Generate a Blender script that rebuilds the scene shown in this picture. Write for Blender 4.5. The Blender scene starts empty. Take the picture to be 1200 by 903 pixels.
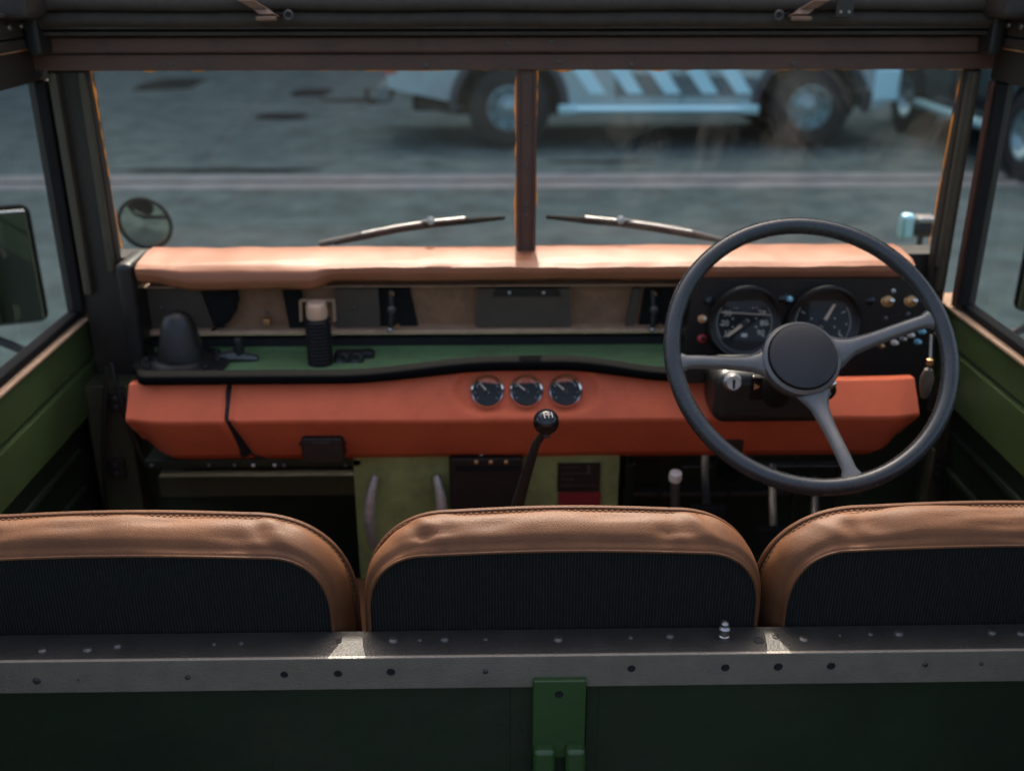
import bpy, bmesh, math, random
from mathutils import Vector, Matrix, noise
random.seed(7)
R = math.radians
C = bpy.context.scene.collection
sc = bpy.context.scene

# ------------------------------------------------------------------ camera
H = 1.78                       # eye height above the road
F = 1200.0; CX = 600.0; CY = 451.5
PITCH = R(22.48); YAW = R(1.06)
EYE = Vector((0, 0, H))
FWD = Vector((math.sin(YAW)*math.cos(PITCH), math.cos(YAW)*math.cos(PITCH), -math.sin(PITCH)))
RGT = Vector((math.cos(YAW), -math.sin(YAW), 0))
UPV = RGT.cross(FWD)
cam = bpy.data.cameras.new('camera'); co = bpy.data.objects.new('camera', cam); C.objects.link(co)
co.matrix_world = Matrix((( RGT.x, UPV.x, -FWD.x, EYE.x), (RGT.y, UPV.y, -FWD.y, EYE.y), (RGT.z, UPV.z, -FWD.z, EYE.z), (0,0,0,1)))
cam.sensor_width = 36; cam.lens = 36; cam.clip_start = .02; cam.clip_end = 3000
cam.dof.use_dof = True; cam.dof.focus_distance = 1.12; cam.dof.aperture_fstop = 3.5; cam.dof.aperture_blades = 7
sc.camera = co

# ------------------------------------------------------------------ sky, sun, exposure
SUN_EL = R(45.5); SUN_AZ = R(0)
w = bpy.data.worlds.new('World'); sc.world = w; w.use_nodes = True
nt = w.node_tree; bg = nt.nodes['Background']
sky = nt.nodes.new('ShaderNodeTexSky'); sky.sky_type = 'NISHITA'; sky.sun_disc = False
sky.sun_elevation = SUN_EL; sky.sun_rotation = SUN_AZ; sky.air_density = .8; sky.dust_density = 9; sky.ozone_density = .3
nt.links.new(sky.outputs[0], bg.inputs[0]); bg.inputs[1].default_value = .15
sl = bpy.data.lights.new('sun', 'SUN'); sl.energy = 3.0; sl.angle = R(.5); sl.color = (1, .9, .76)
so = bpy.data.objects.new('sun', sl); C.objects.link(so); so.rotation_euler = (R(-90) + SUN_EL, 0, -SUN_AZ)
sc.view_settings.view_transform = 'Standard'; sc.view_settings.look = 'None'; sc.view_settings.exposure = 1.6; sc.view_settings.gamma = 1

def P(px, py, Y):
    d = FWD + RGT*((px-CX)/F) - UPV*((py-CY)/F)
    return EYE + d*(Y/d.y)
def Zp(py, Y, px=600): return P(px, py, Y).z
def Xp(px, py, Y): return P(px, py, Y).x
def G(px, py):                 # point on the road
    d = FWD + RGT*((px-CX)/F) - UPV*((py-CY)/F)
    return EYE + d*(-H/d.z)
def lerp(a, b, t): return a + (b-a)*t
def sstep(a, b, x):
    t = max(0, min(1, (x-a)/(b-a))); return t*t*(3-2*t)

# ------------------------------------------------------------------ materials
MATS = {}
def mat(name, col, rough=.5, metal=0, var=0, vscale=8, bump=0, bscale=200, coat=0, spec=.5, btype='noise', rvar=0, dirt=None, dirt_amt=0, dscale=5, emit=None):
    m = bpy.data.materials.new(name); m.use_nodes = True; t = m.node_tree; n = t.nodes; l = t.links
    b = n['Principled BSDF']
    b.inputs['Base Color'].default_value = (*col, 1); b.inputs['Roughness'].default_value = rough
    b.inputs['Metallic'].default_value = metal; b.inputs['Coat Weight'].default_value = coat
    b.inputs['Specular IOR Level'].default_value = spec
    tc = n.new('ShaderNodeTexCoord')
    cur = None
    if var:
        no = n.new('ShaderNodeTexNoise'); no.inputs['Scale'].default_value = vscale; no.inputs['Detail'].default_value = 6; no.inputs['Roughness'].default_value = .65
        l.new(tc.outputs['Object'], no.inputs['Vector'])
        r = n.new('ShaderNodeMapRange'); r.inputs[1].default_value = .3; r.inputs[2].default_value = .7; r.inputs[3].default_value = 1-var; r.inputs[4].default_value = 1+var
        l.new(no.outputs['Fac'], r.inputs[0])
        mx = n.new('ShaderNodeVectorMath'); mx.operation = 'SCALE'; mx.inputs[0].default_value = col
        l.new(r.outputs[0], mx.inputs['Scale']); cur = mx.outputs[0]
        if rvar:
            r2 = n.new('ShaderNodeMapRange'); r2.inputs[1].default_value = .3; r2.inputs[2].default_value = .7; r2.inputs[3].default_value = max(.02, rough-rvar); r2.inputs[4].default_value = rough+rvar
            l.new(no.outputs['Fac'], r2.inputs[0]); l.new(r2.outputs[0], b.inputs['Roughness'])
    if dirt:
        no = n.new('ShaderNodeTexNoise'); no.inputs['Scale'].default_value = dscale; no.inputs['Detail'].default_value = 9; no.inputs['Roughness'].default_value = .72
        l.new(tc.outputs['Object'], no.inputs['Vector'])
        r = n.new('ShaderNodeMapRange'); r.inputs[1].default_value = .5; r.inputs[2].default_value = .72; r.inputs[3].default_value = 0; r.inputs[4].default_value = dirt_amt
        l.new(no.outputs['Fac'], r.inputs[0])
        mm = n.new('ShaderNodeMix'); mm.data_type = 'RGBA'
        l.new(r.outputs[0], mm.inputs[0])
        if cur: l.new(cur, mm.inputs[6])
        else: mm.inputs[6].default_value = (*col, 1)
        mm.inputs[7].default_value = (*dirt, 1); cur = mm.outputs[2]
    if cur: l.new(cur, b.inputs['Base Color'])
    if bump:
        if btype == 'noise':
            x = n.new('ShaderNodeTexNoise'); x.inputs['Scale'].default_value = bscale; x.inputs['Detail'].default_value = 4; out = x.outputs['Fac']; l.new(tc.outputs['Object'], x.inputs['Vector'])
        elif btype == 'voronoi':
            x = n.new('ShaderNodeTexVoronoi'); x.inputs['Scale'].default_value = bscale; out = x.outputs['Distance']; l.new(tc.outputs['Object'], x.inputs['Vector'])
        elif btype == 'brush':
            mp = n.new('ShaderNodeMapping'); mp.inputs['Scale'].default_value = (.7, 1, 1); l.new(tc.outputs['Object'], mp.inputs[0])
            x = n.new('ShaderNodeTexNoise'); x.inputs['Scale'].default_value = bscale; x.inputs['Detail'].default_value = 5; out = x.outputs['Fac']; l.new(mp.outputs[0], x.inputs['Vector'])
        elif btype == 'rib':
            x = n.new('ShaderNodeTexWave'); x.wave_type = 'BANDS'; x.bands_direction = 'X'; x.inputs['Scale'].default_value = bscale; x.inputs['Distortion'].default_value = .8; x.inputs['Detail'].default_value = 2; x.inputs['Detail Scale'].default_value = 1.4
            l.new(tc.outputs['Object'], x.inputs['Vector']); out = x.outputs['Fac']
            rr2 = n.new('ShaderNodeMapRange'); rr2.inputs[3].default_value = .35; rr2.inputs[4].default_value = 1.7; l.new(out, rr2.inputs[0])
            sc2 = n.new('ShaderNodeVectorMath'); sc2.operation = 'SCALE'; l.new(cur, sc2.inputs[0]); l.new(rr2.outputs[0], sc2.inputs['Scale']); l.new(sc2.outputs[0], b.inputs['Base Color'])
        bp = n.new('ShaderNodeBump'); bp.inputs['Strength'].default_value = bump; bp.inputs['Distance'].default_value = .002
        l.new(out, bp.inputs['Height']); l.new(bp.outputs[0], b.inputs['Normal'])
    if emit:
        b.inputs['Emission Color'].default_value = (*emit, 1); b.inputs['Emission Strength'].default_value = 1
    MATS[name] = m; return m

mat('seat_leather', (.112, .048, .021), .52, spec=.18, var=.26, vscale=9, bump=.2, bscale=1000, btype='voronoi', rvar=.1, dirt=(.085,.036,.018), dirt_amt=.75, dscale=11)
mat('thread', (.16, .085, .045), .8, spec=.1)
mat('dash_leather', (.66, .130, .052), .5, spec=.22, dirt=(.42,.085,.038), dirt_amt=.6, dscale=7, var=.10, vscale=9, bump=.2, bscale=1100, btype='voronoi', rvar=.05)
mat('dash_vinyl', (.35, .130, .062), .42, spec=.4, dirt=(.26,.085,.045), dirt_amt=.6, dscale=9, var=.12, vscale=9, bump=.2, bscale=900, btype='voronoi', rvar=.06)
mat('rib_fabric', (.012, .012, .011), .8, bump=1.0, bscale=92, btype='rib', var=.3, vscale=120, spec=.3)
mat('rail_front', (.170, .142, .108), .42, var=.12, vscale=30, bump=.4, bscale=420, btype='brush', rvar=.08, dirt=(.12,.10,.078), dirt_amt=.5, dscale=14)  # paler than the rail top, used on the front plate
mat('rail_paint', (.024, .022, .019), .5, spec=.3, var=.14, vscale=30, bump=.4, bscale=420, btype='brush', rvar=.1, dirt=(.03,.027,.025), dirt_amt=.5, dscale=14)
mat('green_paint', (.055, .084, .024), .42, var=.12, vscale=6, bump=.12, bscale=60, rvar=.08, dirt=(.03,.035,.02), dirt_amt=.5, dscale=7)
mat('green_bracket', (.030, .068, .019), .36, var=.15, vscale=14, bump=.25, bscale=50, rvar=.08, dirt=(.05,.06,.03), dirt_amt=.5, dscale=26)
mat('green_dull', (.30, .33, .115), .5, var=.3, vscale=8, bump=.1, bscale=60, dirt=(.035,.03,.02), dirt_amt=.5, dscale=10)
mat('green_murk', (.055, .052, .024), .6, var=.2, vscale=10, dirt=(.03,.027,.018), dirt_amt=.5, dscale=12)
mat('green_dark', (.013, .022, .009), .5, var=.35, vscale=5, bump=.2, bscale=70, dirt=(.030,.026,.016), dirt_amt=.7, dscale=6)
mat('green_shelf', (.165, .27, .11), .45, var=.12, vscale=12, dirt=(.07,.09,.06), dirt_amt=.4, dscale=20)
mat('frame_paint', (.098, .045, .029), .5, var=.15, vscale=12, bump=.2, bscale=150, dirt=(.03,.024,.02), dirt_amt=.5, dscale=14)
mat('frame_dark', (.026, .020, .014), .55, var=.2, vscale=14)
mat('post_edge', (.062, .050, .030), .45, var=.25, vscale=20, dirt=(.02,.018,.012), dirt_amt=.6, dscale=20)
mat('header_cloth', (.036, .026, .016), .8, var=.25, vscale=40, bump=.4, bscale=300)
mat('strap_leather', (.20, .115, .07), .6, var=.2, vscale=40)
mat('fob_leather', (.085, .06, .038), .6, var=.3, vscale=60)
mat('black_plastic', (.0135, .012, .0105), .42, var=.1, vscale=50, bump=.12, bscale=700)
mat('black_rubber', (.0105, .0098, .0090), .8, spec=.2, var=.2, vscale=40)
mat('lip_rubber', (.0045, .0045, .0045), .8, spec=.03)
mat('worn_steel', (.50, .45, .38), .4, metal=.35, var=.25, vscale=90)
mat('cap_copper', (.72, .47, .31), .35, metal=.3)
mat('black_gloss', (.008, .008, .009), .08)
mat('black_matt', (.006, .006, .006), .8)
mat('wheel_black', (.026, .030, .031), .27, var=.15, vscale=30, rvar=.06)
mat('spoke_grey', (.125, .125, .118), .32, metal=.35, var=.12, vscale=30, rvar=.06)
mat('chrome', (.75, .75, .74), .14, metal=1)
mat('steel', (.42, .40, .37), .38, metal=1, var=.15, vscale=120)
mat('dark_steel', (.10, .095, .09), .45, metal=.7, var=.2, vscale=90)
mat('brass', (.52, .30, .13), .35, metal=.8)
mat('tan_board', (.27, .14, .07), .7, var=.22, vscale=30, dirt=(.1,.06,.04), dirt_amt=.6, dscale=18)
mat('brown_board', (.075, .054, .036), .6, var=.15, vscale=30)
mat('ledge_tan', (.50, .31, .185), .55, var=.2, vscale=40)
mat('bone_white', (.72, .64, .52), .5)
mat('dial_white', (.62, .55, .45), .5)
mat('needle_tan', (.7, .5, .34), .5)
mat('lamp_red', (.45, .035, .035), .25)
mat('lamp_amber', (.62, .3, .12), .25)
mat('lamp_blue', (.22, .5, .58), .25)
mat('red_label', (.22, .018, .02), .5)
mat('sealant', (.75, .45, .16), .5, var=.3, vscale=90)
mat('asphalt', (.070, .099, .095), .9, spec=.12, var=.42, vscale=3.0, bump=.5, bscale=60, dirt=(.125,.152,.146), dirt_amt=.8, dscale=.4)
mat('asphalt_dark', (.006, .008, .008), .9, spec=.1, var=.2, vscale=4)
mat('concrete', (.19, .20, .195), .9, spec=.12, var=.2, vscale=3)
mat('wall_render', (.42, .39, .34), .85, var=.1, vscale=.5)
mat('pickup_paint', (.38, .53, .53), .26, metal=.25, var=.05, vscale=2, coat=.5, dirt=(.2,.19,.17), dirt_amt=.5, dscale=2)
mat('pale_cyan', (.55, .92, .95), .25, coat=.5)
mat('panel_grey', (.12, .165, .167), .4, metal=.2)
mat('suv_paint', (.012, .013, .014), .2, coat=.6)
mat('tyre', (.011, .012, .012), .85, bump=.5, bscale=30)
mat('flare_plastic', (.035, .042, .043), .6)
mat('alloy', (.30, .44, .45), .4, metal=.8)
mat('step_alloy', (.52, .84, .87), .3, metal=.6)
mat('tail_red', (.4, .02, .02), .2)
mat('car_glass', (.01, .012, .014), .05)
mat('mirror_glass', (.28, .30, .30), .03, metal=1)
# translucent old sealant
m = MATS['sealant']; t = m.node_tree
b = t.nodes['Principled BSDF']; tr = t.nodes.new('ShaderNodeBsdfTranslucent'); tr.inputs[0].default_value = (.85, .5, .16, 1)
mx = t.nodes.new('ShaderNodeMixShader'); mx.inputs[0].default_value = .6
t.links.new(b.outputs[0], mx.inputs[1]); t.links.new(tr.outputs[0], mx.inputs[2]); t.links.new(mx.outputs[0], t.nodes['Material Output'].inputs[0])
# window glass: clear slab with grime
def glass(name, grime, scale=3.0, tint=(.93, .97, .97), refl=.028):
    m = bpy.data.materials.new(name); m.use_nodes = True; t = m.node_tree; n = t.nodes; l = t.links
    n.remove(n['Principled BSDF']); out = n['Material Output']
    tp = n.new('ShaderNodeBsdfTransparent'); tp.inputs[0].default_value = (*tint, 1)
    gl = n.new('ShaderNodeBsdfGlossy'); gl.inputs['Roughness'].default_value = .02
    ge = n.new('ShaderNodeNewGeometry'); dt_ = n.new('ShaderNodeVectorMath'); dt_.operation = 'DOT_PRODUCT'
    l.new(ge.outputs['Normal'], dt_.inputs[0]); l.new(ge.outputs['Incoming'], dt_.inputs[1])
    def mth(op, a, b=None):
        q = n.new('ShaderNodeMath'); q.operation = op
        for i, x in enumerate((a, b)):
            if x is None: continue
            if isinstance(x, (int, float)): q.inputs[i].default_value = x
            else: l.new(x, q.inputs[i])
        return q.outputs[0]
    fz = mth('ADD', mth('MULTIPLY', mth('POWER', mth('SUBTRACT', 1.0, mth('ABSOLUTE', dt_.outputs['Value'])), 5.0), .9), refl)
    m1 = n.new('ShaderNodeMixShader'); l.new(fz, m1.inputs[0]); l.new(tp.outputs[0], m1.inputs[1]); l.new(gl.outputs[0], m1.inputs[2])
    tl = n.new('ShaderNodeBsdfTranslucent'); tl.inputs[0].default_value = (.8, .78, .72, 1)
    df = n.new('ShaderNodeBsdfDiffuse'); df.inputs[0].default_value = (.6, .6, .57, 1)
    m0 = n.new('ShaderNodeMixShader'); m0.inputs[0].default_value = .5; l.new(tl.outputs[0], m0.inputs[1]); l.new(df.outputs[0], m0.inputs[2])
    tc = n.new('ShaderNodeTexCoord'); no = n.new('ShaderNodeTexNoise'); no.inputs['Scale'].default_value = scale; no.inputs['Detail'].default_value = 8; no.inputs['Roughness'].default_value = .7; no.inputs['Distortion'].default_value = .6
    l.new(tc.outputs['Object'], no.inputs['Vector'])
    r = n.new('ShaderNodeMapRange'); r.inputs[1].default_value = .45; r.inputs[2].default_value = .8; r.inputs[3].default_value = grime*.04; r.inputs[4].default_value = grime
    l.new(no.outputs['Fac'], r.inputs[0])
    m2 = n.new('ShaderNodeMixShader'); l.new(r.outputs[0], m2.inputs[0]); l.new(m1.outputs[0], m2.inputs[1]); l.new(m0.outputs[0], m2.inputs[2])
    l.new(m2.outputs[0], out.inputs[0]); MATS[name] = m
glass('screen_glass', .018); glass('screen_glass_dirty', .075, 5.0); glass('side_glass', .03); glass('lens_glass', .004, refl=.015)

# ------------------------------------------------------------------ mesh builder
def basis(ax):
    ax = Vector(ax).normalized()
    u = ax.orthogonal().normalized(); v = ax.cross(u); return u, v, ax
class MB:
    def __init__(s): s.v = []; s.f = []; s.m = []; s.mats = []
    def mi(s, m):
        if m not in s.mats: s.mats.append(m)
        return s.mats.index(m)
    def add(s, vs, fs, m):
        o = len(s.v); k = s.mi(m); s.v += [Vector(x) for x in vs]
        for f in fs: s.f.append([i+o for i in f]); s.m.append(k)
        return s
    def box(s, a, b, m, bev=0, seg=2, rot=None, piv=None):
        bm = bmesh.new(); bmesh.ops.create_cube(bm, size=1)
        a = Vector(a); b = Vector(b); c = (a+b)/2; d = b-a
        for x in bm.verts: x.co = Vector((x.co.x*d.x, x.co.y*d.y, x.co.z*d.z))
        if bev: bmesh.ops.bevel(bm, geom=bm.edges[:], offset=min(bev, .49*min(abs(d.x), abs(d.y), abs(d.z))), segments=seg, profile=.5, affect='EDGES')
        return s.bm(bm, m, Matrix.Translation(c) @ (rot.to_4x4() if rot else Matrix()))
    def bm(s, bm, m, M=None):
        bm.verts.index_update(); M = M or Matrix()
        s.add([M @ x.co for x in bm.verts], [[q.index for q in f.verts] for f in bm.faces], m); bm.free(); return s
    def prism(s, poly, fn0, fn1, m):      # polygon of (u,v); fn map it to the two end faces
        n = len(poly); vs = [fn0(*p) for p in poly] + [fn1(*p) for p in poly]
        fs = [list(range(n))[::-1], list(range(n, 2*n))] + [[i, (i+1) % n, (i+1) % n + n, i+n] for i in range(n)]
        return s.add(vs, fs, m)
    def tube(s, pts, r, m, n=10, closed=False, sq=1):
        pts = [Vector(p) for p in pts]; N = len(pts); rs = r if isinstance(r, (list, tuple)) else [r]*N
        vs = []; pu = None
        for i, p in enumerate(pts):
            d = (pts[(i+1) % N] - pts[i-1]) if closed else (pts[min(i+1, N-1)] - pts[max(i-1, 0)])
            d.normalize()
            if pu is None: pu = d.orthogonal().normalized()
            pu = (pu - d*pu.dot(d)).normalized(); pv = d.cross(pu)
            for k in range(n):
                a = 2*math.pi*k/n; vs.append(p + (pu*math.cos(a) + pv*math.sin(a)*sq)*rs[i])
        fs = []
        for i in range(N if closed else N-1):
            j = (i+1) % N
            for k in range(n): fs.append([i*n+k, i*n+(k+1) % n, j*n+(k+1) % n, j*n+k])
        if not closed: fs += [list(range(n))[::-1], list(range((N-1)*n, N*n))]
        return s.add(vs, fs, m)
    def lathe(s, prof, o, ax, m, n=32, cap=True):      # prof: (radius, height)
        u, v, a = basis(ax); o = Vector(o); vs = []; fs = []
        for r, h in prof:
            for k in range(n):
                q = 2*math.pi*k/n; vs.append(o + a*h + (u*math.cos(q)+v*math.sin(q))*max(r, 1e-5))
        for i in range(len(prof)-1):
            for k in range(n): fs.append([i*n+k, i*n+(k+1) % n, (i+1)*n+(k+1) % n, (i+1)*n+k])
        if cap: fs += [list(range(n))[::-1], list(range((len(prof)-1)*n, len(prof)*n))]
        return s.add(vs, fs, m)
    def grid(s, fn, nu, nv, m, closed=False):
        vs = [fn(i/nu, j/nv) for j in range(nv+1) for i in range(nu+1)]
        fs = [[j*(nu+1)+i, j*(nu+1)+i+1, (j+1)*(nu+1)+i+1, (j+1)*(nu+1)+i] for j in range(nv) for i in range(nu)]
        return s.add(vs, fs, m)
    def sweep(s, secs, m, cap=True):       # list of equal-length closed sections
        n = len(secs[0]); vs = [p for q in secs for p in q]; fs = []
        for i in range(len(secs)-1):
            for k in range(n): fs.append([i*n+k, i*n+(k+1) % n, (i+1)*n+(k+1) % n, (i+1)*n+k])
        if cap: fs += [list(range(n))[::-1], list(range((len(secs)-1)*n, len(secs)*n))]
        return s.add(vs, fs, m)
    def text(s, body, size, M, m):
        cu = bpy.data.curves.new('t', 'FONT'); cu.body = body; cu.size = size; cu.align_x = 'CENTER'; cu.align_y = 'CENTER'; cu.resolution_u = 2
        ob = bpy.data.objects.new('t', cu); C.objects.link(ob); dg = bpy.context.evaluated_depsgraph_get()
        me = bpy.data.meshes.new_from_object(ob.evaluated_get(dg))
        s.add([M @ x.co for x in me.vertices], [list(p.vertices) for p in me.polygons], m)
        bpy.data.objects.remove(ob); bpy.data.curves.remove(cu); bpy.data.meshes.remove(me)
    def build(s, name, parent=None, label=None, smooth=35, thick=0):
        base = Vector((0, 0, 0)); q = parent
        while q is not None: base += q.location; q = q.parent
        me = bpy.data.meshes.new(name); me.from_pydata([p - base for p in s.v], [], s.f)
        for k in s.mats: me.materials.append(MATS[k])
        me.polygons.foreach_set('material_index', s.m)
        bm = bmesh.new(); bm.from_mesh(me); bmesh.ops.recalc_face_normals(bm, faces=bm.faces[:]); bm.to_mesh(me); bm.free()
        if smooth: me.shade_smooth(); me.set_sharp_from_angle(angle=R(smooth))
        me.update(); o = bpy.data.objects.new(name, me); C.objects.link(o)
        if parent is not None: o.parent = parent
        if label: o['label'] = label
        if smooth and smooth <= 40:
            md = o.modifiers.new('face_normals', 'WEIGHTED_NORMAL'); md.keep_sharp = True; md.weight = 90
        if thick:
            md = o.modifiers.new('thickness', 'SOLIDIFY'); md.thickness = thick
        return o
def thing(name, label, cat, loc):
    o = bpy.data.objects.new(name, None); C.objects.link(o); o.location = loc; o['label'] = label; o['category'] = cat; return o
def structure(o): o['kind'] = 'structure'; return o
def frame_on(o, n, up=(0, 0, 1)):          # matrix with local z = n
    n = Vector(n).normalized(); x = Vector(up).cross(n).normalized(); y = n.cross(x)
    M = Matrix((x, y, n)).transposed().to_4x4(); M.translation = Vector(o); return M

# ================================================================== SETTING
g = MB(); g.add([(-600,-600,0),(600,-600,0),(600,900,0),(-600,900,0)], [[0,1,2,3]], 'asphalt')
structure(g.build('road', smooth=0))
Y0, Y1 = G(300,222).y, G(300,206).y
g = MB()
g.box((-60, Y0, -.1), (60, Y0+(Y1-Y0)*.42, .006), 'concrete'); g.box((-60, Y0+(Y1-Y0)*.58, -.1), (60, Y1, .006), 'concrete')
g.box((-60, Y0+(Y1-Y0)*.42, -.1), (60, Y0+(Y1-Y0)*.58, .002), 'asphalt_dark')
structure(g.build('drain_channel', smooth=0))
for (px, py, wx, wy, sd) in ((201, 99, .46, .85, 1), (366, 109, .28, .5, 2), (330, 137, .33, .28, 3), (95, 140, .2, .2, 4), (420, 118, .5, .25, 5), (250, 200, .9, .09, 6), (700, 190, .5, .07, 7)):
    c = G(px, py); pts = []
    for k in range(28):
        a = 2*math.pi*k/28; q = 1+.25*noise.noise(Vector((math.cos(a)*1.5+sd*9, math.sin(a)*1.5, 0)))
        sx = math.copysign(abs(math.cos(a))**.6, math.cos(a)); sy = math.copysign(abs(math.sin(a))**.6, math.sin(a))
        pts.append((c.x+wx*q*sx, c.y+wy*q*sy, .004))
    g = MB(); g.add(pts, [list(range(28))], 'asphalt_dark'); structure(g.build('dark_patch', smooth=0))  # irregular dark patches laid flat on the asphalt

# unseen block added to shade the road; its height follows the sun angle
BY = 22.5; BH = 1.08 + math.tan(SUN_EL)*(BY-1.65)
BT = thing('shade_block', 'long pale block added unseen across the street to shade the road', 'shade_block', (0, BY+5, 0))
def bbox(a, b, m, name, bev=0):
    q = MB()
    for i in range(len(a)): q.box(a[i], b[i], m, bev)
    return q
q = MB(); q.box((-70, BY, 0), (70, BY+10, BH-.3), 'wall_render'); bw = q.build('wall', BT, smooth=0)
q = MB(); q.box((-70.2, BY-.25, BH-.3), (70.2, BY+10.2, BH), 'concrete'); q.build('cornice', BT, smooth=0)
for fl in range(4):
    for k in range(22):
        x_ = -67+k*6.2; z_ = 1.2+fl*3.3
        q = MB(); q.box((x_, BY-.03, z_), (x_+1.5, BY+.01, z_+1.7), 'car_glass'); wn = q.build('window', BT, smooth=0)
        q = MB(); q.box((x_-.1, BY-.12, z_-.1), (x_+1.6, BY-.001, z_-.002), 'concrete'); q.build('sill', wn, smooth=0)

# ================================================================== OFF-ROAD VEHICLE
VX = .04                                   # its centre line
V = thing('off_road_vehicle', 'old green open-top off-road vehicle with red dashboard, tan seats and flat split windscreen', 'off-road vehicle', (VX, 1.2, 0))
XL, XR = -.70, .78                         # inner faces of the two doors
ZT, ZB = Zp(80, 1.69), Zp(300, 1.71)       # windscreen glass opening
GY = lambda z: lerp(1.69, 1.71, (ZT-z)/(ZT-ZB))
gxl, gxr = Xp(108, 80, 1.69), Xp(1125, 80, 1.69)
pxl, pxr = Xp(605, 80, 1.69), Xp(629, 80, 1.69)

# --- windscreen frame
f = MB()
z62, z61, z42, z41, z35 = Zp(63,1.655), Zp(61,1.65), Zp(43,1.64), Zp(41,1.63), Zp(35,1.63)
f.box((XL-.02, 1.655, ZT), (XR+.02, 1.686, z62), 'frame_paint', .003)
f.box((XL-.02, 1.640, z61), (XR+.02, 1.690, z42), 'frame_paint', .004)
f.box((XL-.02, 1.615, z42+.003), (XR+.02, 1.695, z42+.009), 'header_cloth', .002)
f.box((XL-.02, 1.685, z42+.0095), (XR+.02, 1.70, H+.005), 'black_matt')
# side posts with ridges
for x0, x1, sgn in ((XL+.005, gxl, 1), (gxr, XR-.005, -1)):
    f.box((x0, 1.672, ZB-.30), (x1, 1.698, ZT-.001), 'frame_dark', .004)
    e = x1 if sgn > 0 else x0
    f.box((e-.014 if sgn > 0 else e+.003, 1.660, ZB-.012), (e-.003 if sgn > 0 else e+.014, 1.673, ZT-.002), 'post_edge', .003)
    e = x0 if sgn > 0 else x1
    f.box((e+.008 if sgn > 0 else e-.022, 1.655, ZB-.05), (e+.022 if sgn > 0 else e-.008, 1.674, ZT-.002), 'post_edge', .004)
# bottom rail
f.box((XL+.005, 1.70, ZB-.08), (XR-.005, 1.76, ZB+.004), 'frame_dark', .004)
fr = f.build('windscreen_frame', V)
# centre post
f = MB(); f.box((pxl, 1.668, ZB-.005), (pxr, 1.698, ZT+.001), 'frame_paint', .003)
f.box((pxl+.0025, 1.663, ZB), (pxl+.006, 1.669, ZT), 'frame_paint', .0015); f.box((pxr-.006, 1.663, ZB), (pxr-.0025, 1.669, ZT), 'frame_paint', .0015)
cp = f.build('centre_post', V)
for py in (92, 145, 195, 240, 246, 252):
    s = MB(); s.lathe([(0, .0), (.0028, .0), (.0026, .0015), (.001, .0022)], (lerp(pxl, pxr, .5), 1.668, Zp(py, 1.668)), (0,-1,0), 'dark_steel', 10); s.build('screw', cp)
for px, py, Y in ((595,51,1.64),(647,49,1.64),(655,73,1.655),(500,77,1.655),(740,76,1.655),(930,75,1.655),(200,76,1.655)):
    s = MB(); s.lathe([(0, .0), (.004, .0), (.0036, .0016), (.0015, .0024)], P(px, py, Y), (0,-1,0), 'dark_steel', 10); s.build('screw', fr)
for a, b, mt in ((gxl, pxl, 'screen_glass'), (pxr, gxr, 'screen_glass_dirty')):
    s = MB(); s.add([(a-.004, GY(ZB), ZB), (b+.004, GY(ZB), ZB), (b+.004, GY(ZT), ZT+.004), (a-.004, GY(ZT), ZT+.004)], [[0,1,2,3]], mt)
    s.build('windscreen_glass', fr, smooth=0)
    # ragged sealant seen as a glowing edge round the pane
    s = MB()
    def edge(p0, p1, inw, base):
        N = 140; pts = []; rs = []
        for i in range(N+1):
            t = i/N; q = Vector(p0).lerp(Vector(p1), t); k = noise.noise(Vector((q.x*40+3, q.z*40, base)))
            k2 = noise.noise(Vector((q.x*13+8, q.z*13, base+4)))
            pts.append(q + Vector(inw)*(.0002+.0012*k)); rs.append(max(.0002, (.0024 if base == 1 else .0008)+.0018*k+.0024*k2))
        s.tube(pts, rs, 'sealant', 6)
    edge((a, 1.681, ZT), (b, 1.681, ZT), (0,0,-1), 1)
    edge((a, GY(ZB)-.01, ZB+.02), (a, 1.682, ZT), (1,0,0), 2); edge((b, GY(ZB)-.01, ZB+.02), (b, 1.682, ZT), (-1,0,0), 3)
    s.build('sealing_strip', fr)

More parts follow.
